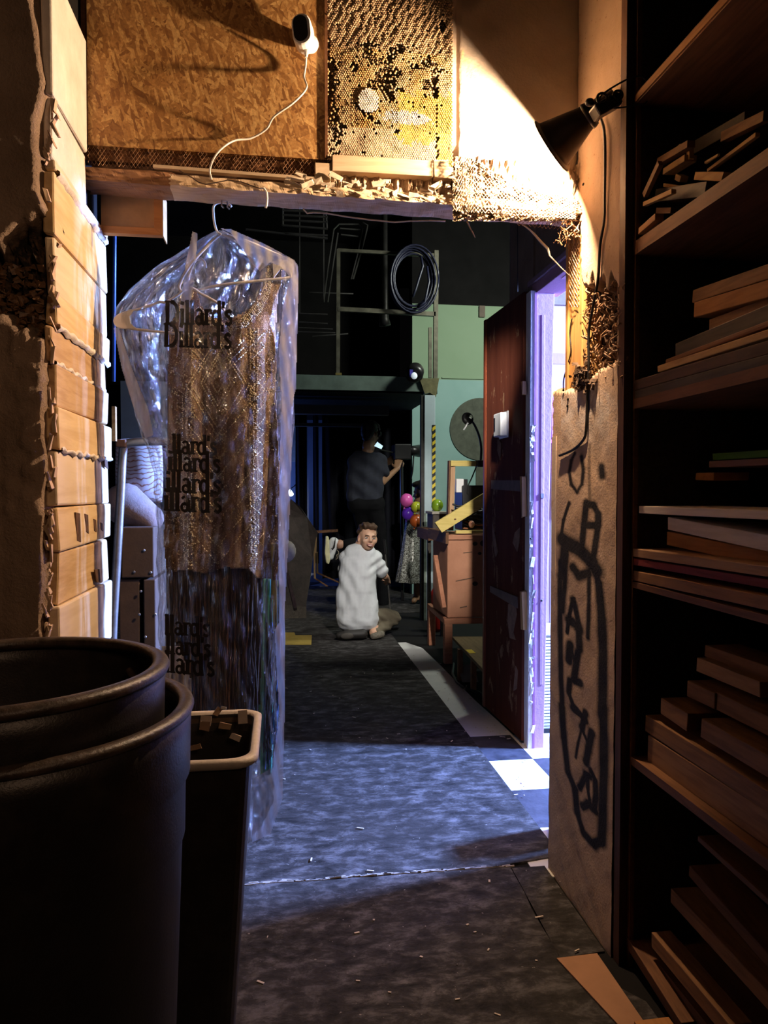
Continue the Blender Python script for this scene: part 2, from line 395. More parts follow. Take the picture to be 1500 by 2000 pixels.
# torn plaster slivers at the edge of the brown plaster
sl = MB()
for k in range(60):
    py = random.uniform(200, 1250); px = edge_px(py)+random.uniform(-2, 10); p = onY(px, py, 1.71)
    sl.box(p, (random.uniform(.002, .007), .012, random.uniform(.006, .04)), Matrix.Rotation(random.uniform(-.5, .5), 3, 'Y'), .002)
tag(sl.build('plaster_slivers', plain('torn_plaster', (.55, .38, .24), .8), wl), kind='stuff')
sl = MB()
for k in range(150):
    px = random.uniform(-20, 82); py = random.uniform(520, 655); p = onY(px, py, 1.75)
    sl.box(p, (random.uniform(.004, .02), .012, random.uniform(.003, .012)), Matrix.Rotation(random.uniform(0, 3), 3, random.choice('XYZ')), .004)
tag(sl.build('lath_rubble', plain('rubble', (.16, .085, .04), .5, 0, .6, 90), wl), kind='stuff')
# ---- wall over the opening ----
YW = 2.06
wf = struct(MB().b2((-.66, 2.09, 2.10), (1.3, 2.25, 3.3)).build('wall_front', DARK))
MB().b2((-.66, 2.25, 3.2), (1.3, 2.4, 4.6)).build('wall_bulkhead', DARK, wf)
MB().b2((-3.5, 2.1, 3.2), (1.3, 2.3, 4.6)).build('wall_fill', DARK, wf)
# OSB
OSB, nt, b, o_ = newmat('osb_strands'); v = coords(nt)
cols = None
nz1 = noise(nt, v, 4, 3)
for k, (rot, s1, s2) in enumerate(((.5, 130, 26), (1.25, 115, 22), (-.6, 125, 30), (-1.3, 150, 34))):
    mp = nt.nodes.new('ShaderNodeMapping'); mp.inputs['Rotation'].default_value = (0, rot, 0); nt.links.new(v, mp.inputs[0])
    m2 = nt.nodes.new('ShaderNodeMapping'); m2.inputs['Scale'].default_value = (s2, 1, s1); nt.links.new(mp.outputs[0], m2.inputs[0])
    vo = N(nt, 'TexVoronoi'); vo.inputs['Scale'].default_value = 1; nt.links.new(m2.outputs[0], vo.inputs['Vector'])
    sep = N(nt, 'SeparateColor'); nt.links.new(vo.outputs['Color'], sep.inputs[0])
    cc_ = ramp(nt, sep.outputs[0], [(.0, (.20, .085, .022)), (.5, (.40, .20, .06)), (1, (.62, .38, .14))])
    if cols is None: cols = cc_; hh = sep.outputs[1]
    else:
        th = N(nt, 'Math', operation='GREATER_THAN'); nt.links.new(sep.outputs[2], th.inputs[0]); th.inputs[1].default_value = .58
        cols = mixc(nt, th.outputs[0], cols, cc_)
        mx = N(nt, 'Math', operation='MAXIMUM'); nt.links.new(hh, mx.inputs[0]); nt.links.new(sep.outputs[1], mx.inputs[1]); hh = mx.outputs[0]
gr = noise(nt, v, 140, 3)
cols = mixc(nt, ramp(nt, gr, [(.35, (.4,)*3), (.6, (0,)*3)]), cols, (.12, .05, .015))
nt.links.new(cols, b.inputs['Base Color']); b.inputs['Roughness'].default_value = .5; bump(nt, b, hh, .35, .003)
a = onY(172, 283, 2.035); e = onY(637, 312, 2.035)
MB().prism([(a.x, a.z), (e.x, e.z), (e.x, 3.15), (a.x, 3.15)], 'y', 2.035, 2.055).build('osb_board', OSB, wf)
MB().b2((a.x-.02, 2.056, a.z-.03), (e.x+.02, 2.09, 3.15)).build('back_batten', BROWNW, wf)
# plaster, right portion
HX = onY(886, 100, YW).x
gxs = np.linspace(HX, .86, 60); gzs = np.linspace(2.03, 3.2, 150)
vs = []; fs = []; yel = []
for z in gzs:
    for i, x in enumerate(gxs):
        y = YW-.002*fbm(x*8, z*7); 
        if i < 3: y += (3-i)*.006
        px = 548+x*1450/2.06+0; py = 960-(z-H)*1450/2.06
        dd = abs((px-(905+.0*py)-(18*math.sin(py*.02)+8*fbm(py*.02, 1)))); yel.append(1.0 if 90 < py < 240 and px < 935-max(0, (150-py)*.5)+6*fbm(py*.08, 2) and px > 902 else 0)
        vs.append((x, y, z))
n = 60
for j in range(149):
    for i in range(n-1): fs.append((j*n+i, j*n+i+1, (j+1)*n+i+1, (j+1)*n+i))
PLF, nt, b, o_ = newmat('cream_wall_plaster'); v = coords(nt)
c = ramp(nt, noise(nt, v, 5, 5), [(.3, (.50, .42, .34)), (.7, (.62, .54, .46))])
c = mixc(nt, at_fac(nt, 'yel'), c, (.70, .58, .30)); nt.links.new(c, b.inputs['Base Color']); b.inputs['Roughness'].default_value = .8; bump(nt, b, noise(nt, v, 130, 4), .35, .004)
pf = MB().add(vs, fs).build('plaster_panel', PLF, wf, smooth=True); attr(pf, 'yel', yel)
MB().b2((HX-.012, 2.04, 2.16), (HX+.003, 2.09, 3.2)).build('plaster_edge', PLW, wf)
# honeycomb
hx0 = onY(639, 0, 2.05).x; hx1 = onY(882, 0, 2.05).x; hz0 = onY(760, 322, 2.05).z; hz1 = 2.78
s = .0036; dx = s*math.sqrt(3); dz = s*1.5
V = []; Fc = []; CA = []; OP = []
def inp(px, py):
    # open (dark) cell map, from the photograph
    q = 0
    def blob(cx, cy, rx, ry, a=0):
        X = px-cx; Y = py-cy; ca, sa = math.cos(a), math.sin(a); u = X*ca+Y*sa; v_ = -X*sa+Y*ca
        return (u/rx)**2+(v_/ry)**2
    for (cx, cy, rx, ry, a_) in ((715, 103, 22, 5, 0), (712, 118, 10, 12, .6), (735, 134, 32, 8, .25), (762, 150, 24, 9, 0), (762, 118, 9, 16, .3), (778, 105, 8, 10, -.8), (755, 175, 16, 26, .1), (757, 198, 10, 14, 0), (726, 178, 14, 9, .2), (690, 148, 9, 9, 0), (735, 165, 8, 10, 0),
                             (647, 190, 7, 60, 0), (650, 250, 12, 45, -.3), (662, 262, 14, 9, 0), (846, 160, 8, 35, 0), (848, 185, 6, 10, 0), (828, 170, 12, 10, 0), (830, 130, 10, 10, 0), (835, 118, 5, 5, 0), (810, 139, 12, 3, 0), (722, 243, 22, 5, .5), (772, 266, 5, 4, 0), (694, 222, 4, 8, 0), (862, 55, 6, 12, 0), (640, 120, 5, 25, 0), (775, 185, 12, 4, 0), (852, 300, 4, 40, 0), (850, 235, 2, 30, 0)):
        if blob(cx, cy, rx, ry, a_) < 1: return .8
    if 640 < px < 662 and py > 130: return .35
    if 95 < py < 215 and 680 < px < 860: return .05
    return .012
row = 0; z = hz0
from mathutils import noise as mnoise
while z < hz1:
    x = hx0+(dx/2 if row % 2 else 0)
    while x < hx1:
        px = 548+(x*1450/2.05)*1.0; px = 639+(x-hx0)/(hx1-hx0)*243; py = 960-(z-H)*1450/2.05
        rel = 1.0
        white = ((px-716)/19)**2+((py-212)/23)**2 < 1
        op = (not white) and random.random() < inp(px, py)
        base = 2.045-.006*(fbm(x*9, z*8, 4)*.5+.5)-(.008 if not op else 0)
        if white: base -= .006
        if py < 110: base -= .0016*math.sin(px*.42+py*.20+2*fbm(px*.02, py*.03))
        jx = random.uniform(-.0004, .0004)
        n0 = len(V); ring = []
        for k in range(6):
            a_ = math.pi/6+k*math.pi/3; ring.append((x+jx+s*.97*math.cos(a_), z+s*.97*math.sin(a_)))
        hue = .5+.5*fbm(x*14, z*11, 9)
        if white: ca = (.72, .66, .58)
        elif ((px-790)/48)**2+((py-236)/13)**2+.5*fbm(px*.08, py*.1) < 1: ca = (.70, .62, .50)
        elif px+12*fbm(px*.05, py*.06, 3) > 775 and 190 < py+9*fbm(px*.06, py*.05) < 285 or px > 850 and py > 200: ca = (.62, .36+.1*hue, .08)
        elif py > 262: ca = (.56, .42, .27)
        elif py < 110: ca = (.40, .27, .15)
        else: ca = (.50, .30+.06*hue, .11+.08*hue)
        jt = random.uniform(.8, 1.12); ca = tuple(q*jt for q in ca)
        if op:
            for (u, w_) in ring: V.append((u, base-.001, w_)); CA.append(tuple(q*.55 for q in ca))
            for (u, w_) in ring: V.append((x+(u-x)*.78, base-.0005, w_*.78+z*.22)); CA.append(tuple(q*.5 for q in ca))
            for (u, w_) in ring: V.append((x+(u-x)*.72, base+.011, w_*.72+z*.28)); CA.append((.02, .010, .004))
            for k in range(6):
                k2 = (k+1) % 6
                Fc += [(n0+k, n0+k2, n0+6+k2, n0+6+k), (n0+6+k, n0+6+k2, n0+12+k2, n0+12+k)]
            Fc.append(tuple(n0+12+k for k in range(6)))
        else:
            pr = random.uniform(.0012, .0036)*(.4 if white or py > 262 else 1)
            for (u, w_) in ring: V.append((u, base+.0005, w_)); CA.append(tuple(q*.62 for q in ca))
            for (u, w_) in ring: V.append((x+(u-x)*.6, base-pr*.8, z+(w_-z)*.6)); CA.append(ca)
            V.append((x, base-pr, z)); CA.append(ca)
            for k in range(6):
                k2 = (k+1) % 6
                Fc += [(n0+k, n0+k2, n0+6+k2, n0+6+k), (n0+6+k, n0+6+k2, n0+12)]
        x += dx
    z += dz; row += 1
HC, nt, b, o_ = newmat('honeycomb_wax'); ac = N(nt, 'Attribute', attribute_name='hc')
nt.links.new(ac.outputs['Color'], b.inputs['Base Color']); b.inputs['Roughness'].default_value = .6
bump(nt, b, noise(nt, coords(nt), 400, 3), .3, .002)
me = bpy.data.meshes.new('honeycomb'); me.from_pydata(V, [], Fc); me.materials.append(HC)
ca_ = me.color_attributes.new('hc', 'FLOAT_COLOR', 'POINT'); ca_.data.foreach_set('color', np.concatenate([np.array(CA), np.ones((len(CA), 1))], 1).astype(np.float32).ravel())
hc = bpy.data.objects.new('honeycomb', me); C.objects.link(hc); hc.parent = wf; hc['kind'] = 'stuff'
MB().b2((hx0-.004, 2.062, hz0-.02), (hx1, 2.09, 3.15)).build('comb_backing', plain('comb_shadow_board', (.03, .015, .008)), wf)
MB().b2((hx0-.008, 2.03, hz0), (hx0-.0005, 2.07, 2.8)).build('panel_joint', BROWNW, wf)
# pale timber blocks under the comb
zz0 = onY(760, 347, 2.05).z; zz1 = onY(760, 316, 2.05).z
LW = wood('pale_lintel_wood', (.46, .33, .20), (.66, .52, .36), 0)
MB().b2((onY(649, 330, 2.03).x, 2.025, zz0), (onY(845, 330, 2.03).x, 2.07, zz1), .001).build('pale_block', LW, wf, bevel=.002)
MB().b2((onY(615, 330, 2.03).x, 2.028, onY(615, 352, 2.03).z), (onY(646, 330, 2.03).x, 2.07, onY(615, 318, 2.03).z), .001).build('pale_block', LW, wf, bevel=.002)
MB().b2((onY(848, 330, 2.03).x, 2.032, zz0), (onY(886, 330, 2.03).x, 2.07, zz1+.006), .002).build('pale_block', LW, wf, bevel=.002)
# strip of plank edge below lath
MB().bar(onY(300, 327, 2.035), onY(620, 352, 2.035), .02, .008).build('plank_edge', LW, wf)
# lintel beam, two timbers, rough
def roughbeam(x0, x1, zt0, zt1, zb0, zb1, y0, y1, m, amp, seed, name='lintel_timber'):
    nx = max(8, int((x1-x0)/.006)); prof = 20; vs = []; fs = []
    for i in range(nx+1):
        t = i/nx; x = x0+(x1-x0)*t; zt_ = zt0+(zt1-zt0)*t; zb = zb0+(zb1-zb0)*t
        loop = []
        for k in range(5): loop.append((y0, zt_+(zb-zt_)*k/5))
        for k in range(5): loop.append((y0+(y1-y0)*k/5, zb))
        for k in range(5): loop.append((y1, zb+(zt_-zb)*k/5))
        for k in range(5): loop.append((y1+(y0-y1)*k/5, zt_))
        for j, (y, z) in enumerate(loop):
            d = amp*fbm(x*18+j*.35, j*.9, seed)
            vs.append((x+random.uniform(-.001, .001)+(.006*fbm(j, seed) if i in (0, nx) else 0), y+d*.8, z+d*.7))
    for i in range(nx):
        for j in range(20): fs.append((i*20+j, i*20+(j+1) % 20, (i+1)*20+(j+1) % 20, (i+1)*20+j))
    fs += [tuple(range(20)), tuple(range(nx*20, nx*20+20))]
    return MB().add(vs, fs).build(name, m, wf)
def pz(px, py, Y): return onY(px, py, Y).z
xa = XL-.02; xb = onY(333, 360, 2.03).x; xc = .86
LB = wood('lintel_dark_wood', (.14, .065, .03), (.34, .18, .09), 0, gs=30, bmp=.6)
LP = wood('lintel_pale_wood', (.42, .29, .17), (.70, .54, .36), 0, gs=22, bmp=.8)
roughbeam(xa, xb+.01, pz(190, 326, 2.03), pz(333, 334, 2.03), pz(190, 350, 2.03), pz(333, 362, 2.03), 2.035, 2.135, LB, .0035, 1)
roughbeam(xb, xc, pz(335, 340, 2.02), pz(1120, 402, 2.02), pz(335, 362, 2.02), pz(1120, 416, 2.02), 2.02, 2.125, LP, .0035, 2)
nx_ = 160; vs = []; fs = []
for j in range(9):
    for i in range(nx_+1):
        x = hx0+(.86-hx0)*i/nx_; zb_ = 2.035+.0*x; z = 2.02+.115*j/8
        vs.append((x, 2.055-.010*fbm(x*40, z*60, 3)-.006*fbm(x*90, z*90), z))
for j in range(8):
    for i in range(nx_): a_ = j*(nx_+1)+i; fs.append((a_, a_+1, a_+nx_+2, a_+nx_+1))
MB().add(vs, fs).build('mortar_fill', plaster('rough_mortar', (.26, .17, .10), (.60, .48, .36), 30, 1.0, fine=150), wf)
# torn paper / plaster flakes on beam
fl = MB()
for k in range(70):
    px = random.uniform(560, 1000); py = 350+(px-560)*.075+random.uniform(-12, 22); p = onY(px, py, 2.012+random.uniform(0, .012))
    fl.box(p, (random.uniform(.006, .035), .002, random.uniform(.004, .016)), Matrix.Rotation(random.uniform(-.5, .5), 3, 'Y') @ Matrix.Rotation(random.uniform(-.5, .5), 3, 'X'), .003)
tag(fl.build('paper_flakes', plain('torn_paper', (.66, .55, .42), .8, 0, .3, 40), wf), kind='stuff')
# knots and splinters of lath
def lath(name, fn, nu, nv, r, m, parent, keep=None, amp=.5):
    mb = MB()
    for j in range(nv):
        pts = []; 
        for i in range(nu*2+1):
            u = i/(nu*2); ph = (i+j) % 2; vv = (j+amp*(.5 if ph else -.5)+.5)/nv
            p = fn(u, vv)
            if keep and not keep(u, vv):
                if len(pts) > 1: mb.tube(pts, r, 4, False)
                pts = []; continue
            pts.append(p)
        if len(pts) > 1: mb.tube(pts, r, 4, False)
    o = mb.build(name, m, parent); o['kind'] = 'stuff'; return o
WIRE = plain('rusty_lath', (.30, .17, .09), .5, .4, .5, 60, .2)
WIREP = plain('plastered_lath', (.60, .46, .32), .6, .1, .35, 60, .2)
def q4(A, B, C_, D):   # bilinear over pixel corners (px,py,Y)
    def fn(u, v):
        P = [a*(1-u)*(1-v)+b_*u*(1-v)+c_*u*v+d*(1-u)*v for a, b_, c_, d in zip(A, B, C_, D)]
        P = onY(P[0], P[1], P[2]+.002*math.sin(u*90)+.0015*fbm(u*20, v*9)); return P
    return fn
lath('metal_lath', q4((170, 281, 2.04), (645, 312, 2.04), (640, 352, 2.035), (172, 322, 2.035)), 58, 7, .0010, WIRE, wf, amp=1.0)
MB().b2((XL, 2.07, pz(300, 352, 2.07)), (hx0, 2.085, pz(300, 280, 2.07))).build('lath_backing', plain('umber_mortar', (.10, .05, .025), .9, 0, .5, 30, .6), wf)
# crumbling corner at the lintel's right end
vs = []; fs = []; K = []
npx, npy = 110, 60
for j in range(npy+1):
    for i in range(npx+1):
        px = 884+(1136-884)*i/npx; top = np.interp(px, [884, 930, 960, 990, 1050, 1110, 1136], [316, 310, 332, 356, 374, 386, 398])+3*fbm(px*.08, 3)
        py = top+(432-top)*j/npy
        d = .012+.012*(fbm(px*.07, py*.09, 6)+.5)*min(1, j/8)+.006*fbm(px*.25, py*.3, 2)
        hole = max(0, 1-(((px-952)/14)**2+((py-358)/9)**2)); d -= .03*hole
        vs.append(tuple(onY(px, py, 2.052-max(-.02, d)))); K.append(hole)
for j in range(npy):
    for i in range(npx): a_ = j*(npx+1)+i; fs.append((a_, a_+1, a_+npx+2, a_+npx+1))
RUB, nt, b, o_ = newmat('crumbled_plaster'); v = coords(nt); f = noise(nt, v, 70, 6, .75)
c = ramp(nt, f, [(.36, (.20, .11, .05)), (.5, (.55, .42, .28)), (.62, (.72, .62, .50))])
nt.links.new(c, b.inputs['Base Color']); b.inputs['Roughness'].default_value = .85; bump(nt, b, f, 1, .01)
MB().add(vs, fs).build('crumbled_corner', RUB, wf)
lath('metal_lath', q4((884, 330, 2.008), (1128, 392, 2.008), (1124, 428, 2.005), (884, 412, 2.005)), 34, 16, .0010, WIREP, wf, amp=1.0)
lath('metal_lath', q4((888, 306, 2.0), (926, 306, 2.0), (926, 415, 2.0), (886, 412, 2.0)), 8, 22, .0010, WIREP, wf, amp=1.0)
lath('metal_lath', q4((965, 410, 2.0), (1092, 416, 2.0), (1090, 430, 2.03), (965, 426, 2.03)), 17, 4, .0013, WIREP, wf, amp=1.0)
lath('metal_lath', q4((1010, 432, 2.06), (1120, 430, 2.06), (1115, 452, 2.08), (1010, 440, 2.08)), 14, 3, .0008, WIRE, wf, amp=1.0)
wt = MB()
for k in range(160):
    px = random.gauss(1112, 12); py = random.uniform(395, 470); p = onY(px, py, random.uniform(2.0, 2.08)); q = p+Vector((random.uniform(-.02, .02), random.uniform(-.01, .01), random.uniform(-.02, .02)))
    wt.tube([p, (p+q)/2+Vector((.004, .003, .004)), q], random.uniform(.0006, .0018), 4, False)
tag(wt.build('torn_lath_fibres', WIRE, wf), kind='stuff')
# ---------------- right pillar wall with graffiti ----------------
def XP(z): return .838+.010*z/2.4
def onP(px, py):
    X = .84
    for _ in range(3): q = onX(px, py, X); X = XP(q.z)
    return q
wr = struct(MB().b2((.93, 1.80, 0), (1.2, 2.20, 4.5)).build('wall_right', PLB))
strokes = []
def S(pts, r, k=1.0, crop=0):
    if crop == 0: P = [(1040+u/3.636, 850+v/3.636) for u, v in pts]
    elif crop == 1: P = [(1060+u/6.25, 1380+v/6.25) for u, v in pts]
    else: P = pts
    strokes.append(([(onP(*p).y, onP(*p).z) for p in P], r, k))
S([(300, 130), (275, 180), (262, 260), (275, 350), (315, 405), (350, 350), (362, 250), (350, 150)], .013, .8)
S([(490, 225), (495, 290)], .022, .8); S([(470, 250), (480, 270)], .015, .5)
S([(405, 60), (402, 200), (408, 470)], .010, .45)
S([(385, 480), (365, 640), (350, 800)], .020); S([(385, 490), (430, 495), (465, 560), (465, 640), (435, 860)], .020); S([(370, 640), (450, 640)], .02)
S([(258, 485), (220, 600), (205, 700)], .013)
S([(215, 740), (250, 770), (330, 810), (420, 900), (450, 960)], .045); S([(230, 760), (215, 900), (200, 1000)], .03, .9)
S([(245, 800), (232, 1000), (215, 1250)], .022, .8); S([(198, 900), (195, 1100), (198, 1400), (203, 1700), (213, 2000)], .020, .9)
S([(440, 920), (470, 1050), (492, 1300), (500, 1600), (495, 2000)], .026)
S([(400, 960), (402, 1200), (395, 1440)], .014, .8); S([(290, 940), (330, 1000), (390, 980)], .03, .9)
S([(285, 1170), (262, 1280), (245, 1400)], .014); S([(290, 1170), (328, 1350), (335, 1520)], .022); S([(262, 1315), (285, 1330)], .03); S([(320, 1365), (330, 1380)], .03)
S([(267, 1490), (258, 1600)], .026); S([(270, 1500), (300, 1620)], .014); S([(320, 1550), (292, 1740), (335, 1760)], .024)
S([(265, 1740), (258, 1830), (290, 1920), (340, 1980), (380, 2030)], .018)
S([(370, 20), (450, 90)], .022, 1, 1)
S([(520, 80), (480, 260)], .022, 1, 1); S([(480, 260), (430, 440), (400, 620)], .010, .8, 1); S([(480, 280), (550, 440)], .012, 1, 1); S([(600, 320), (560, 520), (530, 680)], .024, 1, 1)
S([(450, 990), (530, 830), (570, 850)], .020, 1, 1); S([(545, 850), (550, 1000), (575, 1130)], .013, 1, 1); S([(590, 780), (640, 900), (652, 1100), (630, 1240)], .018, 1, 1); S([(490, 1220), (560, 1190), (640, 1270)], .022, 1, 1)
S([(235, 0), (260, 400), (310, 800), (390, 1000), (420, 1300), (500, 1550), (620, 1680), (700, 1650)], .026, .95, 1)
S([(740, 0), (745, 800), (730, 1300), (720, 1640)], .026, .95, 1)
for (px, py, r, k) in ((1150, 790, .03, .25), (1170, 800, .05, .28), (1165, 850, .04, .25), (1190, 870, .03, .2), (1130, 830, .03, .2), (1150, 1290, .02, .1)):
    S([(px, py), (px+4, py+50)], r, k, 2)
ys = np.linspace(1.782, 2.235, 116); zs = np.linspace(0, 2.95, 480)
Yg, Zg = np.meshgrid(ys, zs)
spray = np.zeros_like(Yg)
for pts, r, k in strokes:
    best = np.full_like(Yg, 9.0)
    for (a, b_) in zip(pts[:-1], pts[1:]):
        a = np.array(a); b_ = np.array(b_); d = b_-a; L = max((d**2).sum(), 1e-9)
        t = np.clip(((Yg-a[0])*d[0]+(Zg-a[1])*d[1])/L, 0, 1)
        # spray lines are drawn broad across the deep wall and slim up and down it
        dd = np.sqrt(((Yg-a[0]-t*d[0])/1.35)**2+((Zg-a[1]-t*d[1])*1.6)**2); best = np.minimum(best, dd)
    spray = np.maximum(spray, k*np.clip(1.35-best/r*1.05, 0, 1))
cav = np.zeros_like(Yg); dep = np.zeros_like(Yg); paint = np.zeros_like(Yg); alive = np.ones_like(Yg, bool)
pxg = np.zeros_like(Yg); pyg = np.zeros_like(Yg)
for j in range(Yg.shape[0]):
    for i in range(Yg.shape[1]):
        v_ = Vector((XP(Zg[j, i]), Yg[j, i], Zg[j, i]-H)); d = v_.dot(fw)
        pxg[j, i] = 750+F*v_.dot(rt)/d; pyg[j, i] = 1000-F*v_.dot(upv)/d
for j in range(Yg.shape[0]):
    for i in range(Yg.shape[1]):
        px, py = pxg[j, i], pyg[j, i]
        lim = np.interp(py, [300, 395, 430, 560, 640, 720, 742, 755, 2000], [1128, 1130, 1133, 1136, 1150, 1150, 1128, 1080, 1060])+2*fbm(py*.09, 2)
        if px < lim: alive[j, i] = False
        lo = 550+14*fbm(px*.1, 1)+(px-1160)*-.1; hi = np.interp(px, [1100, 1125, 1150, 1160, 1200, 1225], [765, 762, 755, 730, 710, 690])+5*fbm(px*.2, 4)
        rr = 1222+2*fbm(py*.1, 7)
        h = min(1, max(0, min(py-lo, hi-py, rr-px)/9)); cav[j, i] = h
        dep[j, i] = .0015*fbm(Yg[j, i]*9, Zg[j, i]*7)*.6-h*(.045+.012*fbm(px*.25, py*.2, 3))
        if 755 < py < 900 and px > 1095: paint[j, i] = min(1, max(0, .75*min((py-752)/20, (900-py)/60)*(1 if px < 1190 else .4)))*(.6+.3*fbm(px*.06, py*.03))
wn = len(ys); vs = [(XP(Zg[j, i])-dep[j, i]-.003*0, Yg[j, i], Zg[j, i]) for j in range(len(zs)) for i in range(wn)]
fs = []
for j in range(len(zs)-1):
    for i in range(wn-1):
        if alive[j, i] and alive[j, i+1] and alive[j+1, i] and alive[j+1, i+1]: fs.append((j*wn+i, j*wn+i+1, (j+1)*wn+i+1, (j+1)*wn+i))
GR, nt, b, o_ = newmat('tan_wall_paint'); v = coords(nt)
f = noise(nt, v, 5, 6); c = ramp(nt, f, [(.3, (.42, .29, .19)), (.7, (.58, .42, .30))])
c = mixc(nt, ramp(nt, noise(nt, v, 95, 3), [(.66, (0,)*3), (.70, (.8,)*3)]), c, (.25, .13, .07))
c = mixc(nt, at_fac(nt, 'paint'), c, (.60, .54, .50))
c = mixc(nt, at_fac(nt, 'cav'), c, mixc(nt, ramp(nt, noise(nt, v, 60, 5), [(.42, (0,)*3), (.66, (1,)*3)]), (.012, .008, .005), (.22, .12, .06)))
sp = noise(nt, v, 380, 2); mt = N(nt, 'Math', operation='MULTIPLY_ADD'); nt.links.new(sp, mt.inputs[0]); mt.inputs[1].default_value = .30; nt.links.new(at_fac(nt, 'spray'), mt.inputs[2])
c = mixc(nt, ramp(nt, mt.outputs[0], [(.24, (0,)*3), (.85, (1,)*3)]), c, (.014, .012, .011))
nt.links.new(c, b.inputs['Base Color']); b.inputs['Roughness'].default_value = .8; b.inputs['Specular IOR Level'].default_value = .3; bump(nt, b, noise(nt, v, 150, 4), .35, .004)
ps = MB().add(vs, fs).build('graffiti_plaster', GR, wr, smooth=True)
ps['label'] = 'tan plaster face sprayed with black graffiti letters in an outline'
attr(ps, 'spray', spray.ravel()); attr(ps, 'cav', cav.ravel()); attr(ps, 'paint', paint.ravel())
# plaster thickness edges
MB().b2((.842, 2.20, 0), (.93, 2.236, 1.37)).build('plaster_return', PLW, wr)
MB().b2((.85, 1.776, 0), (1.0, 1.80, 2.95)).build('near_return', PLB, wr)
MB().b2((.90, 2.06, 0), (.96, 2.2, 4.5)).build('core_board', BROWNW, wr)
# exposed stud
a = onX(1128, 600, .862); ST = wood('stud_wood', (.36, .17, .05), (.62, .36, .13), 2)
MB().b2((.858, 2.045, 1.40), (.92, 2.145, 2.03), .002).build('exposed_stud', ST, wr, bevel=.003)
MB().b2((.852, 2.135, 1.50), (.89, 2.155, 2.06), .001).build('exposed_stud', ST, wr, bevel=.002)
lath('metal_lath', q4((1110, 400, 2.10), (1128, 400, 2.06), (1134, 600, 2.06), (1112, 600, 2.10)), 4, 36, .0009, WIREP, wr, amp=1.0)
# shredded fibre in the cavity
sh = MB()
for k in range(330):
    px = random.uniform(1142, 1222); py = random.uniform(545, 735); q = onX(px, py, random.uniform(.845, .88)); 
    d = Vector((random.uniform(-.3, .1), random.uniform(-1, 1), random.uniform(-1, 1))).normalized()*random.uniform(.01, .035)
    sh.tube([q, q+d*.5+Vector((-.006, random.uniform(-.008, .008), 0)), q+d], random.uniform(.0008, .003), 4, False)
tag(sh.build('shredded_lath', plain('shredded_fibre', (.24, .13, .06), .7, 0, .6, 60), wr), kind='stuff')
sh = MB()
for k in range(90):
    px = random.gauss(1138, 9); py = random.gauss(738, 12); q = onX(px, py, random.uniform(.835, .86))
    sh.box(q, (random.uniform(.004, .02), random.uniform(.004, .02), random.uniform(.002, .012)), Matrix.Rotation(random.uniform(0, 3), 3, random.choice('XYZ')), .003)
tag(sh.build('crumbled_plaster_bits', plain('dark_crumbs', (.10, .06, .035), .8, 0, .8, 80), wr), kind='stuff')
for (px, py, r) in ((1101, 762, 5), (1110, 780, 4), (1109, 793, 4), (1140, 360, 2)):
    q = onP(px, py); MB().ell((q.x-.001, q.y, q.z), (.003, .006, .004)).build('nail_hole', BLACKC, wr)

# ---------------- shelving unit ----------------
shelf_o = thing('lumber_rack', 'tall brown open shelving packed with scrap lumber at right', 'shelving', None, (.87, 1.75, 0))
def part(mb, name, m, par, **k):
    L = par.location; mb.v = [(x-L[0], y-L[1], z-L[2]) for x, y, z in mb.v]; return mb.build(name, m, par, **k)
DKP = wood('rack_post_wood', (.035, .014, .008), (.09, .04, .02), 2)
part(MB().prism([(.842, 1.745), (.866, 1.752), (.868, 1.775), (.842, 1.775)], 'z', 0, 3.0), 'post', DKP, shelf_o)
part(MB().b2((.8665, 1.738, 0), (.878, 1.752, 3.0)), 'post_edge', BROWNW, shelf_o)
part(MB().b2((.868, 1.752, 0), (1.55, 1.772, 3.0)), 'side_panel', DARKW, shelf_o)
part(MB().b2((1.55, -.4, 0), (1.57, 1.77, 3.0)), 'back_panel', DARKW, shelf_o)
def shz(px, py): return onX(px, py, .866).z
SH = []
RED = wood('rack_shelf_wood', (.10, .042, .018), (.24, .11, .05))
for (yb, th, m) in ((215, .028, RED), (503, .032, RED), (800, .024, BROWNW), (1147, .016, BROWNW), (1500, .022, BROWNW)):
    z = shz(1232 if yb < 1400 else 1240, yb)
    part(MB().b2((.866, -.4, z), (1.545, 1.75, z+th), .0008), 'shelf', m, shelf_o); SH.append((z, z+th))
part(MB().b2((.90, -.4, .02), (1.545, 1.74, .06)), 'shelf', BROWNW, shelf_o)
part(MB().b2((.862, .9, SH[0][0]+.004), (.8655, 1.74, SH[0][0]+.02)), 'edge_strip', ORANGEW, shelf_o)
# lumber: (far end px, y top, y bottom at far end; px, y top, y bottom at near end; X; width; material; label; group)
def plank(px0, t0, b0, px1, t1, b1, X, wd, m, label, grp=None, ext=.35, X1=None, name='lumber_board', chip=False):
    X1 = X if X1 is None else X1
    while onX(px0, t0, X).y > 1.735 and X > .868: X -= .003
    A = onX(px0, (t0+b0)/2, X); B = onX(px1, (t1+b1)/2, X1); th = abs(onX(px0, t0, X).z-onX(px0, b0, X).z)
    if px1 >= 1499: d = (B-A); B = A+d*(1+ext/d.length)
    d = (B-A).normalized(); sd = Vector((d.y, -d.x, 0)).normalized()
    if sd.x < 0: sd = -sd
    mb = MB(); cen = (A+B)/2+sd*wd/2; up2 = d.cross(sd); up2 = up2 if up2.z > 0 else -up2
    R = Matrix((sd, d, up2)).transposed(); mb.box((0, 0, 0), (wd, (B-A).length, th), R, .0012)
    o = mb.build(name, m, None, bevel=.0018); o.location = cen
    return tag(o, label, 'lumber', grp)
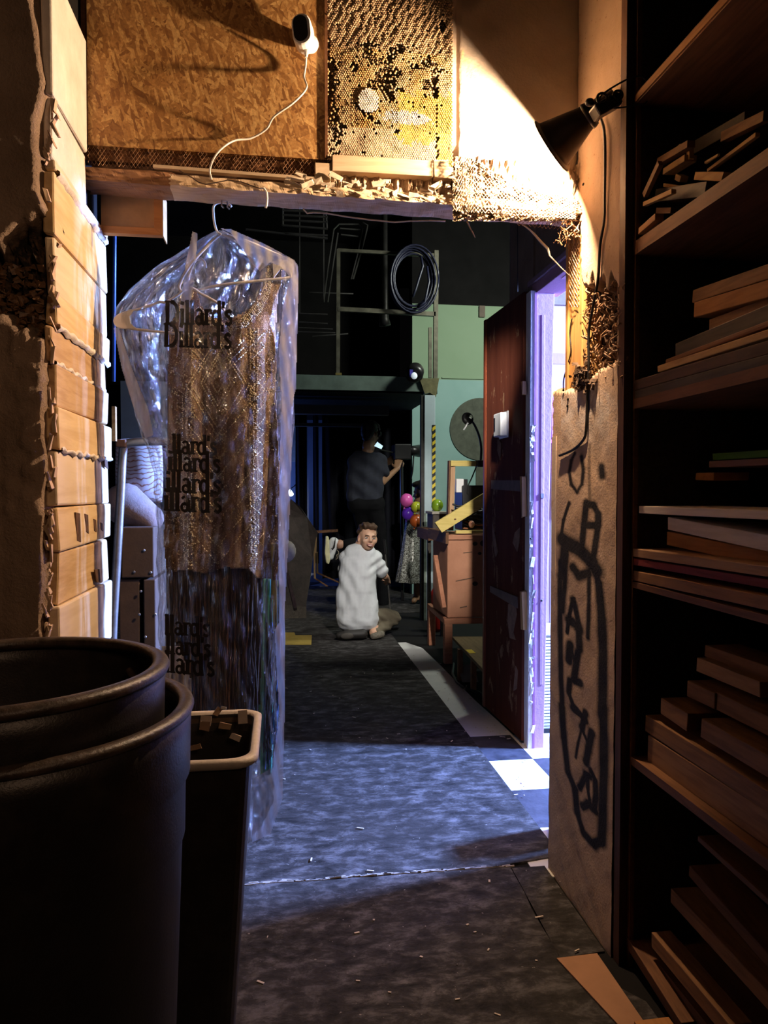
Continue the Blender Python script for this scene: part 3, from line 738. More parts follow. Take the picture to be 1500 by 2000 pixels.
g2 = 'lumber on the second shelf'; g3 = 'lumber on the third shelf'; g4 = 'lumber stacked on the fourth shelf'; g5 = 'long lumber on the bottom shelf'
plank(1225, 767, 783, 1500, 690, 716, .87, .16, DARKW, 'mottled dark board flush along the second shelf edge', g2)
plank(1226, 748, 766, 1500, 667, 690, .873, .14, wood('umber_board', (.04, .022, .012), (.10, .055, .03)), 'umber board lying on the mottled dark board', g2)
plank(1283, 715, 728, 1500, 640, 662, .875, .12, PINE, 'pale pine board with bright edge on second shelf', g2)
plank(1300, 702, 712, 1500, 625, 639, .895, .12, BROWNW, 'thin brown board on top of the pale pine board', g2)
plank(1318, 672, 700, 1500, 600, 624, .91, .12, DARKW, 'near-black board above the thin brown board', g2)
plank(1385, 625, 655, 1500, 585, 612, .94, .12, PINED, 'reddish brown block under the orange timber', g2)
plank(1355, 592, 621, 1500, 548, 580, .93, .10, ORANGEW, 'orange timber with nail holes on second shelf', g2)
plank(1352, 566, 591, 1500, 512, 546, .945, .10, PINED, 'grey-brown rough timber topmost on second shelf', g2)
plank(1223, 1111, 1130, 1500, 1158, 1199, .868, .18, PINED, 'tan plank along the front edge of the third shelf', g3)
plank(1234, 1090, 1103, 1500, 1128, 1153, .882, .16, REDW, 'dark red painted board between two tan planks', g3)
plank(1223, 1070, 1085, 1500, 1105, 1127, .870, .22, wood('tan_plank', (.22, .11, .05), (.40, .24, .13)), 'tan plank with a split edge above the red board', g3)
plank(1303, 1039, 1064, 1500, 1075, 1110, .93, .12, ORANGEW, 'orange-brown board tucked behind the tan plank', g3)
plank(1304, 1010, 1034, 1500, 1042, 1080, .925, .16, WHITEB, 'whitewashed board sloping down, second white one from top', g3, X1=.90)
plank(1248, 988, 1003, 1500, 996, 1016, .88, .20, WHITEB, 'whitewashed board topmost on the third shelf pile', g3)
plank(1358, 923, 938, 1394, 923, 938, 1.05, .08, ORANGEW, 'short orange block end below the green board', g3, X1=1.0)
plank(1385, 901, 914, 1500, 893, 910, 1.02, .16, wood('mauve_board', (.12, .06, .05), (.2, .11, .10)), 'dull mauve board directly under the green board', g3)
plank(1392, 885, 899, 1500, 876, 895, 1.03, .14, GREENW, 'green painted board in the right-hand shelving', g3)
for i, (zlo, zhi) in enumerate(((.0, .11), (.115, .2))):   # dark timbers carrying the green board
    q = MB().box((0, 0, 0), (.18, .9, .075)).build('lumber_board', DARKW, None, bevel=.002); q.location = (1.14+.03*i, 1.02, H-.075+.081*i)
    tag(q, ['black timber at the back under the orange block', 'black timber below the mauve board'][i], 'lumber', g3)
plank(1260, 1396, 1427, 1500, 1542, 1592, .895, .10, PINED, 'long two-by-four second from the bottom of the stack', g4)
plank(1265, 1436, 1486, 1500, 1600, 1645, .893, .10, wood('knotty_board', (.13, .06, .025), (.30, .16, .075)), 'long knotty timber at the bottom of the stack', g4)
plank(1290, 1362, 1394, 1342, 1394, 1428, .90, .09, PINED, 'short timber with a splintered end on the stack', g4)
plank(1369, 1403, 1440, 1500, 1475, 1520, .905, .09, PINED, 'timber just beyond the splintered short one', g4)
plank(1341, 1328, 1359, 1395, 1352, 1387, .94, .09, PINED, 'short block end above the splintered timber', g4)
plank(1397, 1350, 1385, 1500, 1396, 1440, .945, .09, PINED, 'timber butting the short block end, third from top', g4)
plank(1360, 1284, 1311, 1484, 1330, 1364, .97, .09, wood('cut_pine', (.22, .10, .035), (.42, .24, .11)), 'short pine timber with clean sawn end, second from top', g4)
plank(1376, 1260, 1282, 1500, 1300, 1330, 1.0, .09, PINED, 'dim timber topmost on the fourth shelf stack', g4)
plank(1345, 1690, 1712, 1500, 1860, 1895, .96, .09, BROWNW, 'long dark board, furthest in on the bottom shelf', g5)
plank(1310, 1735, 1762, 1500, 1935, 1975, .93, .07, PINED, 'long tan board, middle one on the bottom shelf', g5)
plank(1272, 1820, 1850, 1425, 1998, 2040, .89, .05, PINED, 'pale timber lying nearest the floor at right', g5)
plank(1218, 1820, 1842, 1330, 1998, 2020, .865, .09, BROWNW, 'dark timber beside the rack post on the floor', g5)
plank(1362, 1632, 1642, 1500, 1755, 1770, .90, .10, BROWNW, 'thin brown batten under the fourth shelf', g5)
# scrap frame pieces on the first shelf
z1 = SH[1][1]
def stick(p, q, wd, th, m, label, X=.93, X2=None):
    while onX(p[0], p[1], X).y > 1.715 and X > .872: X -= .003
    A = onX(p[0], p[1], X); B = onX(q[0], q[1], X2 or X)
    mb = MB(); mb.bar(A-(A+B)/2, B-(A+B)/2, wd, th, (0, 0, 1), .0008); o = mb.build('scrap_stick', m, None, bevel=.001); o.location = (A+B)/2
    return tag(o, label, 'wood scrap', 'wood scraps on the top shelf')
stick((1260, 382), (1290, 318), .012, .016, PINED, 'upright brown stick leaning at the far left of the scraps')
stick((1290, 316), (1350, 281), .02, .016, PINED, 'brown frame rail angled above the upright stick')
stick((1306, 336), (1349, 309), .03, .014, PINE, 'tan frame corner piece in the middle of the scraps')
stick((1348, 288), (1349, 312), .012, .01, PINE, 'short upright leg of the tan frame corner')
stick((1318, 296), (1332, 283), .008, .008, PINED, 'tiny sliver poking over the brown frame rail')
stick((1260, 399), (1316, 374), .012, .010, PINE, 'tan lath slanting low across the scraps')
stick((1364, 344), (1420, 345), .02, .018, PINE, 'short level tan block near the shelf front')
stick((1386, 333), (1480, 263), .012, .008, PINE, 'long thin tan lath rising to the right', .95)
stick((1416, 268), (1500, 226), .02, .02, PINED, 'brown rail at the upper right of the scraps', .97)
stick((1255, 452), (1288, 424), .022, .016, ORANGEW, 'orange stick resting low by the rack post')
stick((1264, 458), (1294, 440), .018, .012, PINED, 'brown stick under the orange stick by the post')
stick((1287, 412), (1316, 411), .016, .014, PINED, 'small brown level block above the orange stick')
stick((1302, 362), (1332, 366), .018, .008, PINE, 'small pale chip lying amid the scraps')
stick((1326, 346), (1336, 350), .02, .014, PINE, 'stub of pale wood beside the level tan block')
stick((1378, 318), (1404, 302), .006, .006, PINE, 'hair-thin pale sliver under the long tan lath')
stick((1316, 384), (1420, 372), .10, .03, DARKW, 'wide dark board lying under the other scraps', .96)
stick((1380, 300), (1500, 235), .11, .03, DARKW, 'near-black plank behind the long tan lath', 1.05)
def vb(mb, name, m, label, cat, **k):
    a = np.array(mb.v); c_ = ((a.min(0)+a.max(0))/2); c_[2] = a.min(0)[2]
    return tag(mb.build(name, m, None, origin=tuple(c_), **k), label, cat)
vb(MB().bar(onX(1283, 503-40, .885), onX(1500, 292, .885)-Vector((0, .35, 0)), .018, .006), 'lumber_board', WHITEB, 'pale batten lying along the front edge of the top shelf', 'lumber')

# ---------------- clamp lamp ----------------
SHADE, nt, b, o_ = newmat('dark_reflector'); b.inputs['Base Color'].default_value = (.035, .022, .015, 1); b.inputs['Roughness'].default_value = .55; b.inputs['Metallic'].default_value = .3
INNER = plain('reflector_inside', (.16, .15, .14), .5, .2, .05, 10, 0)
lamp = thing('clamp_lamp', 'black clamp work lamp clipped to the rack post, glaring', 'lamp', None, tuple(LAMP_NECK))
L0 = LAMP_NECK; D = LAMP_DIR
part(MB().lathe([(.022, -.01), (.028, .008), (.034, .03), (.045, .062), (.056, .095), (.066, .125), (.075, LAMP_LEN), (.0765, LAMP_LEN+.001), (.0765, LAMP_LEN-.001), (.067, .124)], L0, D, 40), 'shade', SHADE, lamp, smooth=True)
part(MB().lathe([(.0745, LAMP_LEN-.0005), (.064, .120), (.054, .092), (.043, .06), (.032, .03), (.02, .008), (.001, .004)], L0, D, 40), 'reflector', INNER, lamp, smooth=True)
part(MB().lathe([(.001, -.062), (.017, -.060), (.019, -.03), (.024, -.028), (.024, .004), (.02, .01)], L0, D, 24), 'socket', BLACK, lamp, smooth=True)
part(MB().lathe([(.001, LAMP_LEN-.06), (.012, LAMP_LEN-.058), (.020, LAMP_LEN-.04), (.001, LAMP_LEN-.034)], L0, D, 20), 'bulb', emit('bulb_glow', (1, .8, .55), 6), lamp, smooth=True)
part(MB().lathe([(.030, .004), (.034, .014), (.034, .02), (.028, .022)], L0, D, 20), 'collar', DSTEEL, lamp, smooth=True)
def wire(pts, r, name, m, par, n=8):
    P = []; pts = [Vector(p) for p in pts]
    for i in range(len(pts)-1):
        p0 = pts[max(i-1, 0)]; p1 = pts[i]; p2 = pts[i+1]; p3 = pts[min(i+2, len(pts)-1)]
        for t in np.linspace(0, 1, 8, endpoint=(i == len(pts)-2)):
            P.append(.5*((2*p1)+(p2-p0)*t+(2*p0-5*p1+4*p2-p3)*t*t+(3*p1-p0-3*p2+p3)*t**3))
    mb = MB().tube(P, r, n)
    return part(mb, name, m, par, smooth=True) if par else mb.build(name, m, None, smooth=True)
YL = 1.725
wire([onY(x, y, YL-.0) for x, y in ((1168, 205), (1176, 185), (1215, 160), (1240, 150), (1258, 152), (1268, 172), (1262, 200), (1244, 205), (1200, 211), (1176, 206), (1168, 195))], .0022, 'wire_loop', DSTEEL, lamp)
part(MB().bar(onY(1160, 222, YL+.01), onY(1206, 196, YL+.01), .04, .03), 'clamp_jaw', BLACK, lamp, bevel=.005)
part(MB().bar(onY(1186, 196, YL), onY(1212, 188, YL), .02, .014), 'clamp_jaw', BLACK, lamp, bevel=.003)
for cx, cy, r in ((1176, 192, 10), (1207, 186, 9)):
    wire([onY(cx+r*math.cos(a), cy+r*math.sin(a), YL-.01) for a in np.linspace(0, 2*math.pi, 12)], .003, 'spring_grip', BLACK, lamp)
part(MB().ell(onY(1152, 200, YL+.03), (.012, .01, .01)), 'swivel_knob', DSTEEL, lamp, smooth=True)
ycord = wire([onX(x, y, XP(1.8)-.007) for x, y in ((1174, 232), (1180, 255), (1182, 300), (1181, 380), (1180, 430), (1172, 480), (1168, 545), (1158, 600), (1150, 650), (1150, 720), (1147, 780), (1145, 835), (1140, 858), (1120, 878), (1093, 890))], .0040, 'lamp_cord', CORDB, None)
tag(ycord, 'black lamp cord hanging down the tan plaster past the hole', 'cord')
c2 = wire([onX(x, y, .855) for x, y in ((1117, 622), (1113, 650), (1115, 685), (1108, 715), (1101, 742), (1101, 765))], .0022, 'thin_cord', CORDB, None)
tag(c2, 'thin dark cord against the lavender doorway light', 'cord')

# ---------------- door, frame and side room ----------------
LAV = plaster('lavender_gloss', (.46, .25, .36), (.52, .29, .40), 4, .4, fine=60)
LAVW = plaster('lavender_wall', (.34, .22, .28), (.38, .25, .31), 2, .15)
df = thing('door_frame', 'chipped lavender door frame of the lit side room', 'door frame', None, (1.2, 3.3, 0))
zt_ = onY(1040, 575, 3.33).z
mb = MB(); mb.add([(1.165, 3.30, 0), (1.212, 3.30, 0), (1.252, 3.30, zt_), (1.165, 3.30, zt_), (1.165, 3.345, 0), (1.212, 3.345, 0), (1.252, 3.345, zt_), (1.165, 3.345, zt_)], [(0, 1, 2, 3), (7, 6, 5, 4), (0, 4, 5, 1), (1, 5, 6, 2), (2, 6, 7, 3), (3, 7, 4, 0)]); part(mb, 'jamb', LAV, df, bevel=.003)
part(MB().b2((1.190, 3.2975, .3), (1.206, 3.302, zt_-.1)), 'stop_strip', LAV, df, bevel=.002)
part(MB().b2((1.165, 2.1, zt_), (1.29, 3.36, zt_+.05)), 'head', LAV, df, bevel=.003)
part(MB().b2((1.155, 2.1, zt_+.05), (1.30, 3.40, zt_+.075)), 'head_cap', LAVW, df, bevel=.003)
part(MB().b2((1.19, 2.9, zt_-.003), (1.22, 3.06, zt_)), 'paint_scar', plain('pink_scar', (.6, .3, .38)), df)
WC = plaster('chipped_white_paint', (.75, .66, .58), (.88, .82, .74), 18, .8)
part(MB().b2((1.135, 3.297, 0), (1.164, 3.36, zt_+.01), .001), 'casing_edge', WC, df, bevel=.004)
MAUVE = plain('mauve_line', (.30, .10, .22), .6)
part(MB().b2((1.155, 3.294, 0), (1.1655, 3.298, zt_)), 'paint_line', MAUVE, df)
q = onY(1059, 968, 3.299); part(MB().b2((q.x-.008, 3.294, q.z-.012), (q.x+.006, 3.3, q.z+.010)), 'strike_plate', STEEL, df)
for (px, py) in ((1037, 1052), (1058, 1173)): part(MB().ell(onY(px, py, 3.298), (.005, .004, .005)), 'nail_head', DSTEEL, df)
mb = MB()
for k in range(46):   # flaking paint along the jamb's edge
    zz = random.uniform(.05, 1.5); mb.box((1.150+random.uniform(-.008, .008), 3.295, zz), (random.uniform(.004, .014), .004, random.uniform(.01, .05)), Matrix.Rotation(random.uniform(-.3, .3), 3, 'Y'), .003)
tag(part(mb, 'paint_flakes', WC, df), kind='stuff')
mb = MB()
for (y0, y1) in ((930, 1010), (1155, 1230), (745, 770)):
    a = onY(1022, y0, 3.33); b_ = onY(1024, y1, 3.33); mb.bar(a, b_, .02, .02, (0, 1, 0), .004)
part(mb, 'torn_wood', ST, df)
# door leaf folded back against the wall
DOORM, nt, b, o_ = newmat('chipped_oxblood_paint'); v = coords(nt)
p = noise(nt, coords(nt, (1, 1, .35)), 11, 7, .7, .5); f = noise(nt, coords(nt, (1, 1, .1)), 14, 4)
c = ramp(nt, f, [(.3, (.085, .020, .010)), (.7, (.135, .036, .018))])
c = mixc(nt, ramp(nt, p, [(.60, (0, 0, 0)), (.615, (1, 1, 1))]), c, (.30, .17, .09))
nt.links.new(c, b.inputs['Base Color']); b.inputs['Roughness'].default_value = .75; b.inputs['Specular IOR Level'].default_value = .12
inv = N(nt, 'Math', operation='MULTIPLY'); nt.links.new(p, inv.inputs[0]); inv.inputs[1].default_value = -1; bump(nt, b, inv.outputs[0], .4, .006)
d1 = thing('door_1', None, None, None, (1.13, 3.36, 0)); d1['kind'] = 'structure'
dzt = 2.13
part(MB().prism([(1.125, 3.362), (1.105, 3.955), (1.145, 3.956), (1.165, 3.362)], 'z', .02, dzt), 'leaf', DOORM, d1, bevel=.002)
part(MB().prism([(1.1045, 3.915), (1.0985, 3.93), (1.099, 3.958), (1.146, 3.962), (1.146, 3.95)], 'z', .02, dzt), 'edge_moulding', plain('oxblood_edge', (.19, .045, .02), .4, 0, .3, 8), d1, bevel=.003)
GT = plain('grey_tape', (.19, .13, .10), .7, 0, .2, 20)
for (a1, a2, a3, a4) in (((964, 938), (1016, 938), (1016, 960), (964, 955)), ((962, 1144), (1010, 1166), (1010, 1188), (962, 1156))):
    ps_ = [onX(*q_, 1.118) for q_ in (a1, a2, a3, a4)]
    mb = MB(); vv = []
    for o2 in (0, .004):
        for q_ in ps_:
            t = (q_.y-3.362)/.593; vv.append((1.1235-.020*t-o2, q_.y, q_.z))
    mb.add(vv, [(0, 1, 2, 3), (7, 6, 5, 4), (0, 4, 5, 1), (1, 5, 6, 2), (2, 6, 7, 3), (3, 7, 4, 0)]); part(mb, 'tape_strip', GT, d1)
mb = MB(); PB = plain('bare_door_wood', (.30, .17, .10), .8, 0, .3, 30)
for poly in (((993, 1180), (1006, 1178), (1008, 1200), (1002, 1235), (1006, 1250), (996, 1246), (992, 1215)), ((965, 1020), (969, 1040), (975, 1078), (971, 1088), (966, 1060)), ((1005, 1040), (1014, 1030), (1013, 1060), (1009, 1078), (1001, 1060)), ((988, 808), (993, 800), (992, 840), (988, 830)), ((975, 858), (981, 866), (979, 900), (974, 880)), ((1006, 1300), (1010, 1310), (1008, 1345), (1002, 1350))):
    n = len(poly); vv = []
    for o2 in (0, .002):
        for q_ in poly:
            p3 = onX(*q_, 1.118); t = (p3.y-3.362)/.593; vv.append((1.1243-.020*t-o2, p3.y, p3.z))
    mb.add(vv, [tuple(range(n)), tuple(range(n, 2*n))[::-1]])
part(mb, 'paint_chip_patches', PB, d1)
# thermostat-like white box on the door
tb = thing('control_box', 'small white wall box with dark window on the red door', 'control box', None, tuple(onX(975, 850, 1.10)))
A = onX(968, 806, 1.085); B = onX(988, 850, 1.085); 
part(MB().b2((1.068, A.y-.02, B.z), (1.1035, A.y-.14, onX(975, 808, 1.085).z)), 'housing', WHITE_P, tb, bevel=.005)
part(MB().b2((1.100, A.y-.01, B.z-.008), (1.106, A.y-.155, onX(975, 808, 1.085).z+.006)), 'back_plate', WHITE_P, tb, bevel=.002)
part(MB().b2((1.066, A.y-.05, B.z+.03), (1.069, A.y-.03, onX(975, 808, 1.085).z-.02)), 'display', BLACK, tb)
# side room
struct(MB().b2((1.205, 3.62, 0), (3.6, 3.72, onY(1090, 597, 3.62).z)).build('wall_side_room', LAVW))
struct(MB().b2((1.206, 3.60, onY(1090, 597, 3.62).z), (3.6, 3.75, 4.5)).build('wall_side_upper', plain('brown_upper', (.20, .14, .12), .8)))
LAVD = plain('deep_violet', (.10, .08, .14), .8)
struct(MB().b2((3.5, 1.4, 0), (3.6, 3.7, 4.5)).build('wall_side_far', LAVD))
struct(MB().b2((1.2, 1.4, 0), (3.5, 1.5, 4.5)).build('wall_side_near', LAVD))
struct(MB().b2((1.2, 1.4, 3.0), (3.5, 3.65, 3.05)).build('ceiling_side_room', LAVD))
struct(MB().b2((1.18, 2.20, 0), (1.3, 2.41, 3.0)).build('wall_door_near', LAVD))
struct(MB().b2((1.18, 2.20, zt_+.075), (1.3, 3.72, 4.5)).build('wall_door_over', PLB))
struct(MB().b2((1.17, 3.36, 0), (1.205, 3.72, 4.5)).build('wall_door_far', PLB))
wsr = bpy.data.objects['wall_side_room']
PINK = plain('pink_paint', (.50, .14, .34), .6, 0, .05)
def wp(name, x0, y0, x1, y1, m, d=.003):
    a = onY(x0, y0, 3.62); b_ = onY(x1, y1, 3.62); MB().b2((a.x, 3.62-d, b_.z), (b_.x, 3.621, a.z)).build(name, m, wsr)
wp('pink_block', 1078, 776, 1118, 928, PINK); wp('mauve_block', 1078, 690, 1130, 712, plain('mauve_paint', (.28, .15, .26), .6, 0, .05))
wp('pale_block', 1076, 930, 1125, 1215, plain('pale_lilac', (.40, .32, .34), .6, 0, .05), .002)
wp('pink_rail', 1072, 859, 1110, 866, plain('magenta', (.60, .12, .45), .5), .02)
ys_ = thing('yellow_sign', 'yellow sign board on the side room wall at the doorway edge', 'sign', None, tuple(onY(1092, 1000, 3.58)))
ps_ = [onY(*q_, 3.60) for q_ in ((1090, 895), (1140, 895), (1140, 998), (1079, 998), (1077, 992))]
part(MB().prism([(q_.x, q_.z) for q_ in ps_], 'y', 3.585, 3.60), 'board', plain('yellow_sign_paint', (.75, .42, .02), .4, 0, .05), ys_, bevel=.003)
part(MB().ell(onY(1088, 989, 3.584), (.005, .003, .005)), 'screw', STEEL, ys_)
lv = thing('louvre_grille', 'white slatted floor grille low on the side room wall', 'vent', None, (1.5, 3.6, .05))
a = onY(1058, 1237, 3.60); b_ = onY(1130, 1425, 3.60)
part(MB().b2((a.x-.02, 3.60, b_.z-.01), (b_.x, 3.62, a.z)), 'backing', plain('grille_dark', (.03, .03, .05), .7), lv)
part(MB().b2((a.x-.02, 3.575, a.z-.004), (b_.x, 3.61, a.z+.05)), 'top_rail', WHITE_P, lv)
ns = 31
for k in range(ns):
    z = b_.z+(a.z-b_.z)*(k+.5)/ns; part(MB().b2((a.x-.02, 3.58, z-.0060), (b_.x, 3.60, z+.0050)), 'slat', WHITE_P, lv)
part(MB().b2((a.x-.02, 3.575, 0), (b_.x, 3.61, b_.z)), 'bottom_rail', WHITE_P, lv)
ex = thing('fire_extinguisher', 'red cylinder with a label half hidden behind the graffiti wall', 'extinguisher', None, (1.10, 2.70, .01))
q = onZ(1095, 1640, 0.0)
EX = Vector((q.x+.045, q.y+.02, .02)); ex.location = EX
zz = onY(1080, 1452, EX.y).z-.01
REDP = plain('red_enamel', (.40, .02, .012), .3, 0, .1)
part(MB().lathe([(.001, 0), (.06, 0), (.065, .01), (.065, zz-.09), (.055, zz-.05), (.025, zz-.03), (.02, zz), (.001, zz)], EX, (0, 0, 1), 28), 'cylinder', REDP, ex, smooth=True)
part(MB().lathe([(.0655, zz*.38), (.0662, zz*.38), (.0662, zz*.78), (.0655, zz*.78)], EX, (0, 0, 1), 28), 'label_band', plain('white_label', (.6, .6, .6)), ex, smooth=True)
part(MB().lathe([(.0665, zz*.56), (.0668, zz*.56), (.0668, zz*.62), (.0665, zz*.62)], EX, (0, 0, 1), 28), 'black_stripe', BLACK, ex)
part(MB().b2((EX.x-.02, EX.y-.06, zz+.01), (EX.x+.02, EX.y+.06, zz+.03)), 'handle', BLACK, ex)
# ---------------- garments in the clear bag ----------------
YB = 2.13; S_ = 1450/2.13
def fold(px, py):   # depth (m, towards camera positive) of the dress folds
    t = (px-330)/215.0; k = min(1, max(0, (py-600)/250))
    return k*(.020*math.sin(t*13+1.4*math.sin(py*.0045+t))+.009*math.sin(t*31+py*.010+2*math.sin(py*.004))+.002*math.sin(t*60+py*.02))+.025*math.sin(math.pi*min(1, max(0, t)))
from functools import lru_cache
def inside(poly, x, y):
    c_ = False; n = len(poly)
    for i in range(n):
        x1, y1 = poly[i]; x2, y2 = poly[(i+1) % n]
        if (y1 > y) != (y2 > y) and x < (x2-x1)*(y-y1)/(y2-y1)+x1: c_ = not c_
    return c_
def clothgrid(poly, step, Y, foldf, name, m, parent, amp=1.0):
    xs = [p[0] for p in poly]; ys = [p[1] for p in poly]; x0, x1, y0, y1 = min(xs), max(xs), min(ys), max(ys)
    nx = int((x1-x0)/step)+2; ny = int((y1-y0)/(step*1.6))+2; idx = {}; vs = []; fs = []
    def vid(i, j):
        if (i, j) not in idx:
            idx[(i, j)] = len(vs); px = x0+i*step; py = y0+j*step*1.6
            vs.append(tuple(onY(px, py, Y-amp*foldf(px, py))))
        return idx[(i, j)]
    for j in range(ny):
        for i in range(nx):
            if inside(poly, x0+(i+.5)*step, y0+(j+.5)*step*1.6): fs.append((vid(i, j), vid(i+1, j), vid(i+1, j+1), vid(i, j+1)))
    mb = MB().add(vs, fs)
    o = part(mb, name, m, parent, smooth=True); so = o.modifiers.new('thick', 'SOLIDIFY'); so.thickness = .0015
    return o
dress_poly = [(336, 640), (346, 600), (360, 566), (384, 562), (392, 596), (410, 616), (440, 629), (468, 620), (497, 592), (513, 560), (522, 518), (550, 512), (549, 556), (534, 596), (528, 632), (536, 660), (540, 700), (538, 760), (545, 900), (550, 1000), (543, 1132), (500, 1128), (486, 1112), (440, 1108), (400, 1120), (360, 1112), (326, 1120), (320, 1060), (324, 960), (330, 850), (328, 720)]
DR, nt, b, o_ = newmat('beige_beaded_net'); v = coords(nt)
f = noise(nt, coords(nt, (1, 1, .35)), 30, 5, .6, .5); spk = noise(nt, v, 420, 2)
c = ramp(nt, f, [(.36, (.07, .034, .014)), (.54, (.22, .13, .065)), (.70, (.60, .50, .40))])
c = mixc(nt, ramp(nt, spk, [(.60, (0,)*3), (.68, (1,)*3)]), c, (.80, .62, .36))
nt.links.new(c, b.inputs['Base Color']); b.inputs['Roughness'].default_value = .42; b.inputs['Metallic'].default_value = .15; bump(nt, b, spk, .8, .004)
nk = onY(440, 600, YB)
dress = thing('beaded_dress', 'beige sleeveless dress with gold beaded diamond in the clear bag', 'dress', 'garments in the clear bag', tuple(onY(440, 1128, YB)))
clothgrid(dress_poly, 2.0, YB, fold, 'dress_front', DR, dress)
back_poly = [(350, 600), (384, 580), (400, 612), (440, 626), (500, 600), (524, 540), (546, 522), (538, 640), (540, 1120), (330, 1110), (330, 640)]
clothgrid(back_poly, 2.5, YB+.055, lambda x, y: .01*math.sin(x*.1), 'dress_back', DR, dress)
# beads: elongated bugle beads and sequins along the pattern lines
BEADM = plain('gold_beads', (.95, .80, .52), .25, .25, .15, 60, 0)
bd = MB()
def bead(px, py, dx_, dy_, L=4.5, w_=1.6):
    w_ *= 1.7; L *= 1.25; p = onY(px, py, YB-fold(px, py)-.003); q = onY(px+dx_*L, py+dy_*L, YB-fold(px+dx_*L, py+dy_*L)-.003)
    ww = w_*.0015*.5; d = (q-p); n_ = Vector((-d.z, 0, d.x)).normalized()*ww; m_ = (p+q)/2
    bd.add([p, m_+n_, q, m_-n_, m_+Vector((0, -.0022, 0))], [(0, 1, 4), (1, 2, 4), (2, 3, 4), (3, 0, 4)])
def bline(pts, gap=6, jit=.5, L=4.5, w_=1.6, p=.92):
    for (a, b_) in zip(pts[:-1], pts[1:]):
        dx_, dy_ = b_[0]-a[0], b_[1]-a[1]; ln = math.hypot(dx_, dy_); dx_ /= ln; dy_ /= ln; t = 0
        while t < ln-2:
            if random.random() < p and inside(dress_poly, a[0]+dx_*t, a[1]+dy_*t): bead(a[0]+dx_*t+random.uniform(-jit, jit), a[1]+dy_*t+random.uniform(-jit, jit), dx_, dy_, L, w_)
            t += gap
cx = 425
for (hw, hh, cy) in ((14, 24, 744), (26, 46, 746), (33, 56, 748), (52, 84, 752), (60, 96, 754)):
    bline([(cx, cy-hh), (cx+hw, cy), (cx, cy+hh), (cx-hw, cy), (cx, cy-hh)], 5.5 if hw > 20 else 6.5, .4, 4.6, 2.0)
for k in range(8):
    o2 = 830+k*34; bline([(cx-62, o2-40), (cx, o2+34), (cx+64, o2-44)], 6, .6, 4.4, 1.7, .8)
for k in range(3): bline([(cx-60, 660+k*14), (cx-6, 716+k*12)], 6); bline([(cx+60, 655+k*14), (cx+6, 712+k*12)], 6)
for xx in (358, 366, 374, 489, 496, 503): bline([(xx, 640), (xx-1, 880), (xx+2, 1110)], 4, .9, 3, 1.6, .8)
for k in range(16): bline([(489, 650+k*28), (516, 676+k*28)], 5, .5, 4, 1.5); bline([(516, 650+k*28), (489, 676+k*28)], 5, .5, 4, 1.5)
for k in range(14): bline([(340, 660+k*32), (374, 684+k*32)], 5, .5, 4, 1.5, .7)
for (pa) in ([(390, 600), (410, 620), (440, 633), (470, 624), (500, 594), (516, 562), (524, 520)], [(350, 600), (358, 570), (380, 566)]):
    for o2 in range(7): bline([(x-o2*.2+(0 if x < 440 else o2*1.8), y+o2*2.3) for x, y in pa], 3.6, .9, 2.8, 1.9, .75)
for k in range(900):
    px = random.gauss(random.choice((345, 370, 497, 425, 530)), 9); py = random.uniform(640, 1115)
    if inside(dress_poly, px, py): a_ = random.uniform(0, 6.3); bead(px, py, math.cos(a_), math.sin(a_), random.uniform(2, 4), 1.8)
bo = part(bd, 'beadwork', BEADM, dress); bo['kind'] = 'stuff'
# brown fringed skirt behind and below
FR, nt, b, o_ = newmat('brown_fringe'); f = noise(nt, coords(nt, (1, 1, .05)), 130, 4, .7)
nt.links.new(ramp(nt, f, [(.35, (.012, .006, .004)), (.52, (.07, .035, .018)), (.68, (.22, .12, .06))]), b.inputs['Base Color']); b.inputs['Roughness'].default_value = .6; bump(nt, b, f, .8, .004)
skirt = thing('fringed_skirt', 'long dark brown fringed dress hanging low in the clear bag', 'dress', 'garments in the clear bag', tuple(onY(420, 1480, YB)))
part_poly = [(330, 680), (535, 680), (520, 1100), (516, 1475), (322, 1490), (324, 1100)]
clothgrid(part_poly, 3.0, YB+.03, lambda x, y: .008*math.sin(x*.32+.8*math.sin(y*.01))+.004*math.sin(x*.9), 'skirt_cloth', FR, skirt)
mb = MB()
for k in range(150):
    px = 326+188*k/150+random.uniform(-1, 1); y0 = random.uniform(1105, 1140); y1 = random.uniform(1440, 1495); yy = YB+.015+random.uniform(-.012, .01); pts = []
    for j in range(10):
        t = j/9; pts.append(onY(px+2.5*math.sin(t*9+k)+random.uniform(-.8, .8), y0+(y1-y0)*t, yy+.003*math.sin(t*13+k)))
    mb.tube(pts, random.uniform(.0009, .002), 4, False)
fo = part(mb, 'fringe', FR, skirt); fo['kind'] = 'stuff'
teald = thing('teal_garment', 'narrow teal garment with blue and black fringe at the bag edge', 'garment', 'garments in the clear bag', tuple(onY(525, 1510, YB+.02)))
clothgrid([(512, 1130), (530, 1130), (534, 1300), (538, 1420), (530, 1512), (508, 1518), (506, 1400), (510, 1300)], 2.0, YB+.0, lambda x, y: .004*math.sin(x*.7+y*.01), 'teal_panel', plain('teal_cloth', (.08, .42, .34), .7, 0, .25, 30, .3), teald)
clothgrid([(529, 1060), (543, 1060), (541, 1230), (530, 1250)], 2.0, YB+.0, lambda x, y: 0, 'olive_trim', plain('olive_cloth', (.26, .25, .07), .7, 0, .2, 30), teald)
mb = MB(); mb2 = MB()
